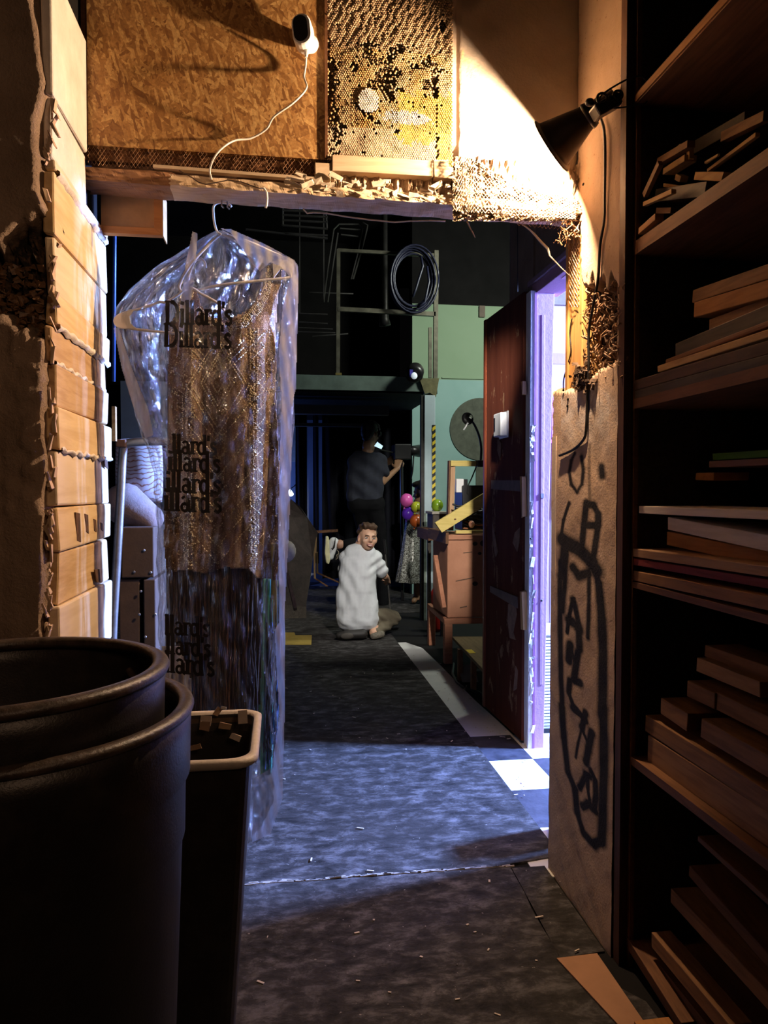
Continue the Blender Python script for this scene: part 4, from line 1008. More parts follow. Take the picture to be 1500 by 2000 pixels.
for k in range(46):
    px = random.uniform(522, 548); y0 = random.uniform(1215, 1260); y1 = random.uniform(1400, 1505); pts = [onY(px+2.5*math.sin(t*6+k)-t*5, y0+(y1-y0)*t, YB-.02+random.uniform(-.004, .004)) for t in np.linspace(0, 1, 9)]
    (mb if k % 2 else mb2).tube(pts, random.uniform(.0008, .0016), 4, False)
part(mb, 'blue_fringe', plain('blue_yarn', (.12, .25, .62), .6, 0, .4, 60), teald)['kind'] = 'stuff'
part(mb2, 'black_fringe', BLACKC, teald)['kind'] = 'stuff'
wt_ = clothgrid([(316, 1262), (350, 1262), (374, 1330), (372, 1390), (318, 1390)], 3, YB-.01, lambda x, y: .006*math.sin(x*.4+y*.02), 'lining_cloth', plain('pale_lining', (.55, .55, .62), .5, 0, .2, 20, .3), skirt)
# hangers
def hanger(name, lab, hook, L_, R_, Y, drop, parent=None, m=WHITE_P):
    t = thing(name, lab, 'hanger', 'white hangers in the garment bag', tuple(onY(*hook[-1], Y)))
    wire([onY(x, y, Y) for x, y in hook], .0032, 'hook', m, t)
    return t
h1 = hanger('clothes_hanger', 'white plastic hanger whose hook grips the lintel nail', [(452, 404), (447, 399), (436, 396), (424, 397), (417, 404), (417, 418), (419, 436), (424, 452), (432, 458)], None, None, 2.10, 0)
wire([onY(x, y, 2.12) for x, y in ((432, 456), (405, 480), (370, 520), (350, 560), (368, 570), (430, 557), (500, 549), (570, 541), (578, 528), (570, 512), (530, 492), (480, 470), (432, 458))], .0042, 'shoulder_frame', WHITE_P, h1)
mb = MB(); ps_ = [onY(x, y, 2.12) for x, y in ((534, 544), (532, 512), (545, 506), (562, 510), (575, 524), (570, 541), (558, 528), (548, 526))]
mb.prism([(q_.x, q_.z) for q_ in ps_], 'y', 2.116, 2.124); part(mb, 'shoulder_plate', WHITE_P, h1, bevel=.001)
h2 = hanger('clothes_hanger', 'lower white plastic hanger poking out at the bag left', [(402, 523), (400, 512), (392, 505), (382, 509), (376, 520), (368, 542)], None, None, 2.16, 0)
wire([onY(x, y, 2.08) for x, y in ((438, 606), (425, 592), (395, 575), (370, 562), (345, 578), (325, 590), (312, 590), (296, 596), (270, 604), (246, 610), (229, 618), (224, 628), (232, 638), (250, 641), (290, 646), (330, 650), (380, 654))], .0036, 'shoulder_frame', WHITE_P, h2)
mb = MB(); ps_ = [onY(x, y, 2.08) for x, y in ((226, 618), (262, 606), (253, 618), (255, 632), (268, 643), (236, 641), (225, 632))]
mb.prism([(q_.x, q_.z) for q_ in ps_], 'y', 2.076, 2.084); part(mb, 'shoulder_plate', WHITE_P, h2, bevel=.001)
for (x, y) in ((431, 404), (442, 402), (448, 404)):
    pass
mb = MB()
for (x, y) in ((433, 396), (444, 398), (426, 352)): mb.tube([onY(x, y-4, 2.08), onY(x, y+6, 2.07), onY(x+4, y+10, 2.06)], .0022, 6)
nl = mb.build('lintel_nail', STEEL, wf)
tag(vb(MB().tube([onY(x, y, 2.005) for x, y in ((350, 333), (372, 345), (388, 356), (402, 360), (420, 357), (445, 352), (470, 355), (490, 362), (508, 368))], .0014, 5), 'wire_strand', plain('dark_wire', (.06, .035, .02), .5), 'twisted dark wire wound along the pale lintel timber', 'wire'))
tag(vb(MB().tube([onY(x, y, 2.003) for x, y in ((508, 368), (516, 368), (521, 376), (522, 388), (521, 400), (519, 406))], .0028, 8), 'wire_hook', WHITE_P, 'white hook of another hanger over the lintel edge', 'hook', smooth=True))
tag(vb(MB().tube([onY(x, y, 2.10) for x, y in ((592, 408), (600, 417), (612, 415), (640, 417), (680, 424), (720, 429), (770, 434), (800, 432), (840, 431), (870, 432))], .0022, 8), 'cord', CORDW, 'thin white cord sagging under the lintel', 'cord', smooth=True))
tag(vb(MB().tube([onY(x, y, 2.09) for x, y in ((1020, 438), (1036, 450), (1044, 458), (1058, 474), (1070, 486), (1074, 500), (1095, 522), (1112, 538))], [.0015, .0025, .0035, .004, .004, .0025, .0018, .0012], 8), 'torn_strip', CORDW, 'white torn strip dangling at the opening upper right', 'strip'))
tag(vb(MB().tube([onY(x, y, 2.09) for x, y in ((912, 432), (918, 445), (924, 456), (928, 464))], [.003, .002, .002, .0012], 6), 'wood_splinter', LP, 'thin splinter dangling from the lintel middle', 'splinter'))
# the clear bag: flattened tube with pleats
prof = [(452, 425, 436), (462, 405, 455), (475, 385, 488), (490, 358, 520), (505, 335, 562), (518, 312, 580), (540, 282, 583), (570, 252, 583), (600, 229, 582), (630, 221, 580), (660, 226, 579), (700, 238, 578), (760, 252, 576), (820, 266, 574), (870, 284, 572), (920, 298, 568), (980, 305, 562), (1060, 306, 558), (1150, 308, 556), (1300, 312, 556), (1400, 330, 554), (1480, 360, 550), (1540, 400, 546), (1590, 430, 538), (1625, 460, 524), (1645, 480, 500)]
nu = 150; nv = 300; vs = []; fs = []
py_ = np.array([p[0] for p in prof]); lx = np.array([p[1] for p in prof]); rx = np.array([p[2] for p in prof])
for j in range(nv+1):
    py = 452+(1645-452)*j/nv; l_ = np.interp(py, py_, lx)+1.5*math.sin(py*.05)+1*math.sin(py*.13); r_ = np.interp(py, py_, rx)+1.2*math.sin(py*.06+2)
    cxx = (l_+r_)/2; hw = (r_-l_)/2; dep = .05+.03*min(1, (py-452)/120); dep *= min(1, .15+(1645-py)/60)
    for i in range(nu):
        a = 2*math.pi*i/nu; ca, sa = math.cos(a), math.sin(a)
        pl = .0045*math.sin(a*9+py*.012)+.003*math.sin(a*21+py*.03*math.sin(py*.004))+.0022*math.sin(a*37+py*.05)+.0018*math.sin(py*.09+a*5)
        ex = math.copysign(abs(ca)**.8, ca); px = cxx+hw*ex+ (pl*300 if abs(ca) < .97 else 0)*.3
        vs.append(tuple(onY(px, py+3*math.sin(a*6+py*.02), 2.115-sa*dep+pl*1.3)))
for j in range(nv):
    for i in range(nu): fs.append((j*nu+i, j*nu+(i+1) % nu, (j+1)*nu+(i+1) % nu, (j+1)*nu+i))
FILM = bpy.data.materials.new('clear_film'); FILM.use_nodes = True; nt = FILM.node_tree; nt.nodes.clear()
out = N(nt, 'OutputMaterial'); tr = N(nt, 'BsdfTransparent'); tr.inputs[0].default_value = (.97, .96, .95, 1)
gl = N(nt, 'BsdfGlossy'); gl.inputs['Roughness'].default_value = .11; df_ = N(nt, 'BsdfDiffuse'); df_.inputs[0].default_value = (.85, .86, .9, 1); tl = N(nt, 'BsdfTranslucent'); tl.inputs[0].default_value = (.85, .87, .95, 1)
v = coords(nt); cr = noise(nt, coords(nt, (1, 1, .4)), 38, 7, .68, 1.2); cr2 = noise(nt, coords(nt, (1.0, 1, .12)), 34, 4, .6, .5)
bn = N(nt, 'Bump'); bn.inputs['Strength'].default_value = .8; bn.inputs['Distance'].default_value = .02; nt.links.new(cr, bn.inputs['Height'])
nt.links.new(bn.outputs[0], gl.inputs['Normal'])
m1 = N(nt, 'MixShader'); m1.inputs[0].default_value = .25; nt.links.new(df_.outputs[0], m1.inputs[1]); nt.links.new(tl.outputs[0], m1.inputs[2])
lw = N(nt, 'LayerWeight'); lw.inputs[0].default_value = .30; nt.links.new(bn.outputs[0], lw.inputs['Normal'])
lwg = N(nt, 'LayerWeight'); lwg.inputs[0].default_value = .35
haze = N(nt, 'MapRange'); nt.links.new(cr2, haze.inputs[0]); haze.inputs[1].default_value = .52; haze.inputs[2].default_value = .78; haze.inputs[3].default_value = .0; haze.inputs[4].default_value = .10
hz2 = N(nt, 'Math', operation='MULTIPLY_ADD'); nt.links.new(lwg.outputs['Facing'], hz2.inputs[0]); hz2.inputs[1].default_value = .10; nt.links.new(haze.outputs[0], hz2.inputs[2])
m2 = N(nt, 'MixShader'); nt.links.new(hz2.outputs[0], m2.inputs[0]); nt.links.new(tr.outputs[0], m2.inputs[1]); nt.links.new(m1.outputs[0], m2.inputs[2])
fm_ = N(nt, 'Math', operation='MULTIPLY_ADD'); nt.links.new(lw.outputs['Fresnel'], fm_.inputs[0]); fm_.inputs[1].default_value = .8; fm_.inputs[2].default_value = .01
m3 = N(nt, 'MixShader'); nt.links.new(fm_.outputs[0], m3.inputs[0]); nt.links.new(m2.outputs[0], m3.inputs[1]); nt.links.new(gl.outputs[0], m3.inputs[2]); nt.links.new(m3.outputs[0], out.inputs[0])
bag = thing('garment_bag', 'clear plastic garment bag with black shop lettering hanging from the lintel', 'garment bag', None, tuple(onY(500, 1645, 2.115)))
part(MB().add(vs, fs), 'film', FILM, bag, smooth=True)
HZ = plain('milky_film', (.50, .48, .46), .35, 0, .15, 12, .4)
# milky double-layered shoulder flap, translucent
FLAP = bpy.data.materials.new('flap_film'); FLAP.use_nodes = True; nt = FLAP.node_tree; nt.nodes.clear()
out = N(nt, 'OutputMaterial'); tr = N(nt, 'BsdfTransparent'); d_ = N(nt, 'BsdfDiffuse'); d_.inputs[0].default_value = (.8, .78, .75, 1); t_ = N(nt, 'BsdfTranslucent'); t_.inputs[0].default_value = (.8, .8, .82, 1)
ms = N(nt, 'MixShader'); nt.links.new(d_.outputs[0], ms.inputs[1]); nt.links.new(t_.outputs[0], ms.inputs[2])
mf = N(nt, 'MixShader'); fa = noise(nt, coords(nt, (1, 1, .2)), 46, 6, .7, .6); mr = N(nt, 'MapRange'); nt.links.new(fa, mr.inputs[0]); mr.inputs[1].default_value = .3; mr.inputs[2].default_value = .7; mr.inputs[3].default_value = .38; mr.inputs[4].default_value = .62
nt.links.new(mr.outputs[0], mf.inputs[0]); nt.links.new(tr.outputs[0], mf.inputs[1]); nt.links.new(ms.outputs[0], mf.inputs[2]); nt.links.new(mf.outputs[0], out.inputs[0])
def flap(poly, Y, amp=.0012, step=1.4):
    xs = [p[0] for p in poly]; ys = [p[1] for p in poly]; x0, x1, y0, y1 = min(xs), max(xs), min(ys), max(ys); vs = []; fs = []; idx = {}
    def vid(i, j):
        if (i, j) not in idx: idx[(i, j)] = len(vs); px = x0+i*step; py = y0+j*step; vs.append(tuple(onY(px, py, Y+amp*math.sin(px*.13+py*.09)+amp*.6*math.sin(px*.31-py*.05))))
        return idx[(i, j)]
    for j in range(int((y1-y0)/step)+1):
        for i in range(int((x1-x0)/step)+1):
            if inside(poly, x0+(i+.5)*step, y0+(j+.5)*step): fs.append((vid(i, j), vid(i+1, j), vid(i+1, j+1), vid(i, j+1)))
    return part(MB().add(vs, fs), 'film_fold', FLAP, bag, smooth=True)
flap([(430, 446), (452, 448), (520, 478), (575, 508), (583, 522), (582, 560), (570, 545), (548, 520), (528, 512), (508, 530), (490, 512), (462, 470), (450, 455)], 2.05)
flap([(566, 545), (583, 530), (582, 600), (578, 760), (566, 800), (548, 760), (545, 680), (552, 600)], 2.06)
flap([(222, 640), (232, 640), (258, 720), (290, 800), (300, 850), (284, 856), (262, 800), (238, 720)], 2.06)
flap([(376, 452), (386, 456), (380, 540), (368, 620), (345, 700), (352, 600), (362, 520)], 2.045)
flap([(536, 1230), (556, 1200), (556, 1400), (552, 1560), (528, 1630), (492, 1645), (496, 1520), (530, 1500), (546, 1400)], 2.06)
flap([(550, 760), (574, 740), (566, 1000), (556, 1200), (546, 1250), (544, 1000)], 2.06)
# printed lettering, bold roman letters drawn as outlines
GL = {
 'D': ([[(0, 0), (0, 1), (.38, 1), (.62, .82), (.66, .5), (.62, .18), (.38, 0)], ], .74),
}
def stroke_letters():
    # each glyph: list of (polyline, width) with heavy stems and thin serifs
    T = .205; t = .075
    def arc(cx, cy, rx, ry, a0, a1, n=12): return [(cx+rx*math.cos(math.radians(a0+(a1-a0)*i/n)), cy+ry*math.sin(math.radians(a0+(a1-a0)*i/n))) for i in range(n+1)]
    G = {}
    G['D'] = ([([(.14, 0), (.14, 1)], T), ([(0, .02), (.35, .02)], t), ([(0, .98), (.35, .98)], t), (arc(.33, .5, .36, .48, -88, 88), T*.9)], .82)
    G['l'] = ([([(.12, 0), (.12, 1.05)], T), ([(0, .02), (.26, .02)], t), ([(.0, 1.0), (.12, 1.03)], t)], .27)
    G['i'] = ([([(.12, 0), (.12, .66)], T), ([(0, .02), (.26, .02)], t), ([(.0, .63), (.12, .65)], t), ([(.11, .88), (.13, .98)], T)], .27)
    G['a'] = ([(arc(.22, .5, .15, .16, 150, 10), T*.6), ([(.38, .5), (.38, .1), (.5, .02)], T), (arc(.21, .18, .15, .17, 20, 320), T*.65)], .50)
    G['r'] = ([([(.12, 0), (.12, .66)], T), ([(0, .02), (.28, .02)], t), ([(0, .63), (.12, .65)], t), (arc(.30, .44, .16, .20, 150, 60), T*.6), ([(.37, .58), (.40, .57)], T)], .42)
    G['d'] = ([([(.40, 0), (.40, 1.05)], T), ([(.28, 1.0), (.4, 1.03)], t), ([(.4, .02), (.52, .02)], t), (arc(.22, .32, .19, .31, 40, 320), T*.75)], .54)
    G["'"] = ([([(.08, 1.02), (.07, .76)], T*.8)], .16)
    G['s'] = ([([(.34, .56), (.24, .64), (.10, .58), (.08, .46), (.20, .36), (.32, .27), (.33, .12), (.20, .01), (.06, .10)], T*.75)], .42)
    return G
GLY = stroke_letters()
INK = plain('black_ink', (.008, .007, .009), .6, 0, .1, 20, 0, .2)
def word(txt, px, py, hpx, slope=0.0, Y=2.03, xs=1.0):
    # px,py = left end of the baseline; slope = px drop per px; letters stand on the film
    mb = MB(); x = 0
    for ch in txt:
        strokes_, adv = GLY[ch]
        for pts, wd in strokes_:
            for i in range(len(pts)-1):
                (ax, ay), (bx, by) = pts[i], pts[i+1]; L = math.hypot(bx-ax, by-ay) or 1
                nx_, ny_ = -(by-ay)/L*wd/2, (bx-ax)/L*wd/2; ex_, ey_ = (bx-ax)/L*wd*.15, (by-ay)/L*wd*.15
                quad = [(ax+nx_-ex_, ay+ny_-ey_), (bx+nx_+ex_, by+ny_+ey_), (bx-nx_+ex_, by-ny_+ey_), (ax-nx_-ex_, ay-ny_-ey_)]
                P = []
                for k, (u, w_) in enumerate(quad):
                    X = px+(x+u)*hpx*xs; Yp = py-w_*hpx+(x+u)*hpx*slope
                    P.append(onY(X, Yp, Y+.0012*math.sin(X*.15)))
                mb.add(P+[p+Vector((0, .0006, 0)) for p in P], [(0, 1, 2, 3), (7, 6, 5, 4)])
        x += adv
    return part(mb, 'lettering', INK, bag)
for (t_, px, py, h, sl) in (("Dillard's", 322, 632, 44, .02), ("Dillard's", 320, 676, 44, .03), ("llard's", 336, 885, 36, .04), ("illard's", 328, 918, 38, .05), ("illard's", 324, 960, 40, .05), ("illard's", 320, 996, 42, .05), ("llard's", 322, 1238, 36, .06), ("llard's", 324, 1276, 36, .08), ("llard's", 322, 1312, 40, .09)):
    word(t_, px, py, h, sl, 2.035, .95 if t_[0] != 'D' else .82)

# ---------------- security camera and cord ----------------
Ym = 1.99; cp = onY(596, 75, Ym)
scam = thing('security_camera', 'small white security camera with black oval face', 'camera', None, tuple(cp))
def rot_pts(prof): pass
R1 = Matrix.Rotation(math.radians(-6), 3, 'Y') @ Matrix.Rotation(math.radians(-14), 3, 'Z')
def capsule2d(hw, hh, n=10):
    P = [(hw*math.cos(a), hh-hw+hw*math.sin(a)) for a in np.linspace(0, math.pi, n)]; return P+[(-x, -y) for x, y in P]
def capsolid(c0, hw, hh, y0, y1, name, m, R=R1, bev=0):
    mb = MB(); pr = capsule2d(hw, hh); n = len(pr); rings = [(y0, .90), (y0+.002, .96), (y0+.005, 1), (y1-.006, 1), (y1, .93)] if bev else [(y0, 1), (y1, 1)]
    vs = []; fs = []
    for y, s in rings:
        for (x, z) in pr: vs.append(c0+R @ Vector((x*s, y, z*s)))
    for j in range(len(rings)-1):
        for i in range(n): fs.append((j*n+i, j*n+(i+1) % n, (j+1)*n+(i+1) % n, (j+1)*n+i))
    fs += [tuple(range(n)), tuple(range((len(rings)-1)*n, len(rings)*n))]
    return part(mb.add(vs, fs), name, m, scam, smooth=False)
c0 = onY(593, 68, Ym)
capsolid(c0, .0255, .041, -.028, .024, 'housing', WHITE_P, bev=1)
capsolid(c0+R1 @ Vector((-.002, 0, .001)), .0185, .033, -.0295, -.027, 'face_plate', BLACK)
part(MB().ell(onY(605, 86, Ym+.02), (.024, .02, .024)), 'mount_ball', WHITE_P, scam, smooth=True)
part(MB().tube([onY(604, 84, Ym+.01), onY(606, 82, 2.04)], .012, 16), 'bracket', WHITE_P, scam)
part(MB().tube([onY(599, 96, Ym), onY(598, 112, Ym)], [.008, .0035], 12), 'strain_relief', WHITE_P, scam)
cdm = wire([onY(x, y, 2.0+.02*math.sin(i)) for i, (x, y) in enumerate(((598, 108), (597, 128), (594, 150), (599, 168), (592, 182), (570, 203), (535, 228), (520, 252), (490, 270), (460, 274), (438, 286), (420, 305), (410, 330), (413, 350)))], .0027, 'camera_cord', CORDW, None)
tag(cdm, 'white cord curling from the security camera to the lintel', 'cord')
# ---------------- framed panel under the lintel ----------------
fp = thing('framed_panel', 'small orange wooden frame with tan panel under the lintel', 'frame', None, tuple(onY(262, 460, 2.2)))
A = onY(196, 372, 2.16); Bq = onY(318, 462, 2.16); FW = wood('frame_wood', (.30, .11, .03), (.52, .24, .08), 0)
part(MB().b2((A.x, 2.165, Bq.z+.012), (Bq.x-.012, 2.172, A.z)), 'panel', plain('hardboard', (.42, .24, .11), .7, 0, .1, 30, .1), fp)
part(MB().prism([(A.x, Bq.z), (Bq.x, Bq.z), (Bq.x-.022, Bq.z+.020), (A.x, Bq.z+.020)], 'y', 2.150, 2.175), 'rail', FW, fp, bevel=.001)
part(MB().prism([(Bq.x, Bq.z), (Bq.x, A.z), (Bq.x-.022, A.z), (Bq.x-.022, Bq.z+.020)], 'y', 2.150, 2.175), 'rail', FW, fp, bevel=.001)
part(MB().b2((Bq.x, 2.148, Bq.z-.002), (Bq.x+.003, 2.22, A.z)), 'side_edge', PINE, fp)
# ---------------- bins ----------------
BINM, nt, b, o_ = newmat('bin_plastic'); v = coords(nt); f = noise(nt, v, 16, 6, .7)
nt.links.new(ramp(nt, f, [(.45, (.016, .013, .013)), (.72, (.035, .028, .024))]), b.inputs['Base Color']); b.inputs['Roughness'].default_value = .42; bump(nt, b, noise(nt, v, 300, 2), .2, .002)
RIMM = plain('scuffed_rim', (.05, .034, .025), .4, 0, .6, 40, .3)
def zrim(py, Y): return onY(300, py, Y).z
B1 = Vector((-.3616, 1.016, 0))
def bin_at(name, lab, c_, r, zt, z0, rim_r):
    t = thing(name, lab, 'bin', 'nested round bins', (c_.x, c_.y, z0))
    part(MB().lathe([(.001, z0), (r*.80, z0), (r*.82, z0+.02), (r*.93, zt-.18), (r*.945, zt-.175), (r*.95, zt-.10), (r*.975, zt-.09), (r*.98, zt-.03), (r*.985, zt), (r*.955, zt), (r*.95, zt-.03), (r*.78, z0+.03), (.001, z0+.03)], (c_.x, c_.y, 0), (0, 0, 1), 72), 'body', BINM, t, smooth=True)
    part(MB().lathe([(r*.955+rim_r*math.cos(a)*1.1, zt+rim_r*math.sin(a)*.8) for a in np.linspace(0, 2*math.pi, 11)[:-1]], (c_.x, c_.y, 0), (0, 0, 1), 72, True), 'rim', RIMM, t, smooth=True)
    return t
bz1 = .964; t1 = bin_at('round_bin', 'upper black round bin nested inside the lower one', B1, .2096, bz1, .12, .011)
t2 = bin_at('round_bin', 'outer black round bin holding the upper bin', Vector((-.3584, 1.024, 0)), .240, .908, .012, .010)
a_ = math.radians(-52)
wire([(B1.x+.188*math.cos(math.radians(g)), B1.y+.188*math.sin(math.radians(g)), bz1-.03-zz_) for g, zz_ in ((10, 0), (14, .012), (22, .018), (32, .018), (40, .010), (44, 0))], .0055, 'handle', RIMM, t1)
# rectangular bin
rb = thing('rectangular_bin', 'tall narrow black bin with pale grey rim and litter inside', 'bin', None, (-.15, 1.38, .012))
zr = .752; Pf = onZ(505, 1472, zr); Pb = onZ(513, 1375, zr)
x1f, yf_, yb_ = Pf.x, 1.235, 1.525
def rrect(x0, x1, y0, y1, r, n=5):
    P = []
    for (cx_, cy_, a0) in ((x1-r, y0+r, -90), (x1-r, y1-r, 0), (x0+r, y1-r, 90), (x0+r, y0+r, 180)):
        for i in range(n+1): a = math.radians(a0+90*i/n); P.append((cx_+r*math.cos(a), cy_+r*math.sin(a)))
    return P
xr = Pb.x*.5+Pf.x*.5-.002; x0_ = -.262
def ringloft(rings, name, m, par, cap0=False, **k):
    n = len(rings[0][0]); vs = [(x, y, z) for P, z in rings for x, y in P]; fs = []
    for j in range(len(rings)-1):
        for i in range(n): fs.append((j*n+i, j*n+(i+1) % n, (j+1)*n+(i+1) % n, (j+1)*n+i))
    if cap0: fs += [tuple(range(n)), tuple(range((len(rings)-1)*n, len(rings)*n))]
    return part(MB().add(vs, fs), name, m, par, **k)
def rr(s, z, rd=.035): return (rrect(x0_+s, xr-s, yf_+s, yb_-s, rd), z)
ringloft([rr(.06, .012), rr(.012, zr-.03), rr(.010, zr), rr(.014, zr), rr(.02, zr-.03), rr(.06, .02)], 'body', BINM, rb, True)
RIMG = plain('pale_grey_rim', (.46, .40, .35), .5, 0, .15, 40, .2)
ringloft([rr(.004, zr-.012), rr(-.002, zr-.006), rr(-.002, zr+.002), rr(.004, zr+.006), rr(.012, zr+.004), rr(.014, zr-.012)], 'rim', RIMG, rb, smooth=True)
LIN = plain('bin_lining', (.13, .09, .06), .7, 0, .4, 12, .4)
ringloft([rr(.0165, zr-.006), rr(.022, zr-.10), rr(.03, zr-.22)], 'lining', LIN, rb)
lit = MB(); P = rrect(x0_+.04, xr-.03, yf_+.03, yb_-.03, .03)
lit.prism(P, 'z', zr-.23, zr-.20); part(lit, 'litter_bed', plain('litter', (.12, .07, .04), .8, 0, .6, 30, .8), rb)
cols_ = [(.55, .45, .36), (.35, .22, .12), (.6, .5, .42), (.28, .17, .10), (.62, .58, .5)]
for k, (px, py, w_, h_, a) in enumerate(((402, 1408, 20, 18, .1), (440, 1418, 22, 11, .25), (474, 1400, 16, 24, -.05), (400, 1418, 18, 16, .2), (437, 1383, 10, 5, .3), (346, 1437, 26, 16, -.35), (425, 1390, 10, 16, .6), (460, 1440, 20, 10, .4), (380, 1460, 24, 10, -.2))):
    yy = yb_-.03-.012*(k % 3) if py < 1415 else yb_-.05; p = onY(px, py, yy)
    o = MB().box((0, 0, 0), (w_*.00105, .002, h_*.00105), Matrix.Rotation(a, 3, 'Y') @ Matrix.Rotation(-.25, 3, 'X'), .001).build('paper_scrap', plain('scrap_paper%d' % k, cols_[k % 5], .6, 0, .2, 30, .1), None); o.location = p
    tag(o, ['pale upright scrap at the middle of the grey-rimmed bin', 'dark brown scrap leaning right of the bin middle', 'tan scrap stuck near the bin far right corner', 'brown flake just left of the bin middle', 'tiny near-white chip at the top edge of the bin', 'brown torn square alone at the left of the bin lining', 'small dark flake above the upright scrap', 'lower scrap nearest the front wall of the bin', 'lowest scrap at the left in the bin'][k], 'litter', 'scraps in the grey-rimmed bin')
# ---------------- things left of the bag, beyond the opening ----------------
def vt(pts, r, name, m, label, cat, n=10, grp=None): return tag(vb(MB().tube(pts, r, n), name, m, label, cat, smooth=True), grp and label or label, cat, grp)
fr = thing('metal_frame', 'bent grey metal tube frame standing behind the timber jamb', 'frame', None, tuple(onY(232, 1300, 2.42)))
wire([onY(x, y, 2.42) for x, y in ((345, 862), (300, 862), (262, 864), (246, 868), (240, 884), (236, 960), (228, 1100), (220, 1250), (212, 1500), (206, 1690))], .0135, 'tube', STEEL, fr, 14)
part(MB().b2((onY(225, 860, 2.4).x, 2.40, onY(240, 874, 2.4).z), (onY(246, 860, 2.4).x, 2.44, onY(240, 858, 2.4).z)), 'elbow_block', plain('rust_brown_tape', (.10, .05, .03)), fr, bevel=.004)
vt([onY(233, -800, 2.6), onY(224, 462, 2.6), onY(222, 745, 2.6)], .006, 'blue_pole', plain('blue_metal', (.05, .10, .26), .4, .3), 'thin blue upright pole left of the garment bag', 'pole')
vb(MB().b2((onY(219, 600, 2.3).x, 2.28, onY(219, 862, 2.3).z), (onY(226, 600, 2.3).x, 2.30, onY(219, 795, 2.3).z)), 'pale_slat', PINE, 'short pale slat peeking past the timber jamb', 'slat')
tr_ = thing('riveted_case', 'brown fibre case with pale rivets behind the metal tube frame', 'case', None, tuple(onY(275, 1380, 2.62)))
CASE = plain('case_fibre', (.07, .045, .032), .7, 0, .2, 20, .2)
def pb(px0, py0, px1, py1, Y0, Y1, name, m, par, **k):
    a = onY(px0, py0, Y0); b_ = onY(px1, py1, Y0); return part(MB().b2((a.x, Y0, b_.z), (b_.x, Y1, a.z)), name, m, par, **k)
pb(236, 1030, 301, 1128, 2.60, 2.95, 'upper_panel', CASE, tr_, bevel=.004); pb(232, 1132, 277, 1622, 2.61, 2.95, 'left_panel', CASE, tr_, bevel=.004); pb(280, 1132, 308, 1622, 2.60, 2.95, 'right_panel', CASE, tr_, bevel=.004)
for (x, y) in ((294, 1118), (262, 1117), (281, 1075), (275, 1155), (272, 1200), (303, 1200), (284, 1244), (296, 1288), (300, 1330)):
    part(MB().ell(onY(x, y, 2.598), (.005, .003, .005), None, 10, 6), 'rivet', STEEL, tr_)
pl_ = thing('padded_bolster', 'grey padded bolster on top of the riveted case', 'cushion', None, tuple(onY(270, 1030, 2.7)))
mb = MB(); mb.cap(onY(245, 985, 2.72), onY(292, 1012, 2.72), .075, .05, 24); part(mb, 'cover', plain('grey_pad', (.30, .22, .20), .9, 0, .2, 30, .3), pl_, smooth=True)
PAT, nt, b, o_ = newmat('printed_cloth'); v = coords(nt); wv = N(nt, 'TexWave', wave_type='RINGS'); wv.inputs['Scale'].default_value = 22; wv.inputs['Distortion'].default_value = 9; wv.inputs['Detail'].default_value = 2; nt.links.new(v, wv.inputs['Vector'])
nt.links.new(ramp(nt, wv.outputs['Fac'], [(.0, (.30, .10, .05)), (.22, (.62, .52, .50)), (1, (.66, .58, .58))]), b.inputs['Base Color']); b.inputs['Roughness'].default_value = .9
pc = thing('printed_pillow', 'pale cloth pillow with brown scroll print behind the tube frame', 'pillow', None, tuple(onY(275, 960, 2.8)))
mb = MB(); cc = onY(272, 920, 2.82); vs = []; fs = []
for j in range(21):
    for i in range(17):
        u, w_ = i/16*2-1, j/20*2-1; vs.append((cc.x+u*.085*(1-.06*w_*w_), cc.y-.05*(1-u*u)**.5*(1-w_*w_)**.5*1.2, cc.z+w_*.12*(1-.05*u*u)))
for j in range(20):
    for i in range(16): a = j*17+i; fs.append((a, a+1, a+18, a+17))
o = part(mb.add(vs, fs), 'cover', PAT, pc, smooth=True); sm_ = o.modifiers.new('t', 'SOLIDIFY'); sm_.thickness = -.05
# ---------------- loft, rails, column ----------------
LOFT = plain('loft_paint', (.09, .13, .11), .7, 0, .35, 5, .2)
YL2 = 7.0
loft = struct(MB().b2((onY(430, 750, YL2).x, YL2+.02, onY(600, 764, YL2).z), (onY(855, 750, YL2).x, 9.9, onY(600, 745, YL2).z)).build('platform', DARK))
a = onY(430, 729, YL2); b_ = onY(826, 765, YL2)
MB().b2((a.x, YL2-.03, b_.z), (b_.x, YL2+.02, a.z)).build('fascia_beam', LOFT, loft, bevel=.004)
MB().b2((a.x, YL2-.035, b_.z-.004), (b_.x, YL2-.03, b_.z+.012)).build('fascia_lip', LOFT, loft)
MB().b2((a.x, YL2+.4, onY(600, 808, YL2+.4).z), (onY(760, 750, YL2+.4).x, YL2+.5, onY(600, 790, YL2+.4).z)).build('joist', plain('joist_paint', (.03, .032, .03)), loft)
MB().b2((a.x, YL2+.9, onY(600, 832, YL2+.9).z), (onY(740, 750, YL2+.9).x, YL2+1, onY(600, 826, YL2+.9).z)).build('joist', plain('joist_paint', (.03, .032, .03)), loft)
br_ = [onY(*q_, YL2-.02) for q_ in ((818, 740), (856, 740), (850, 776), (838, 768), (828, 770))]
MB().prism([(q_.x, q_.z) for q_ in br_], 'y', YL2-.06, YL2+.05).build('gusset', plain('olive_steel', (.12, .11, .05), .5, .3, .4), loft)
RAILM = plain('railing_steel', (.16, .15, .11), .45, .5, .4, 10, .1)
rail = thing('loft_railing', 'dull square-tube railing along the dark platform overhead', 'railing', None, tuple(onY(750, 735, YL2)))
def rbar(p, q, w_, name='post', Y=YL2): part(MB().bar(onY(*p, Y), onY(*q, Y), w_, w_, (0, 1, 0)), name, RAILM, rail)
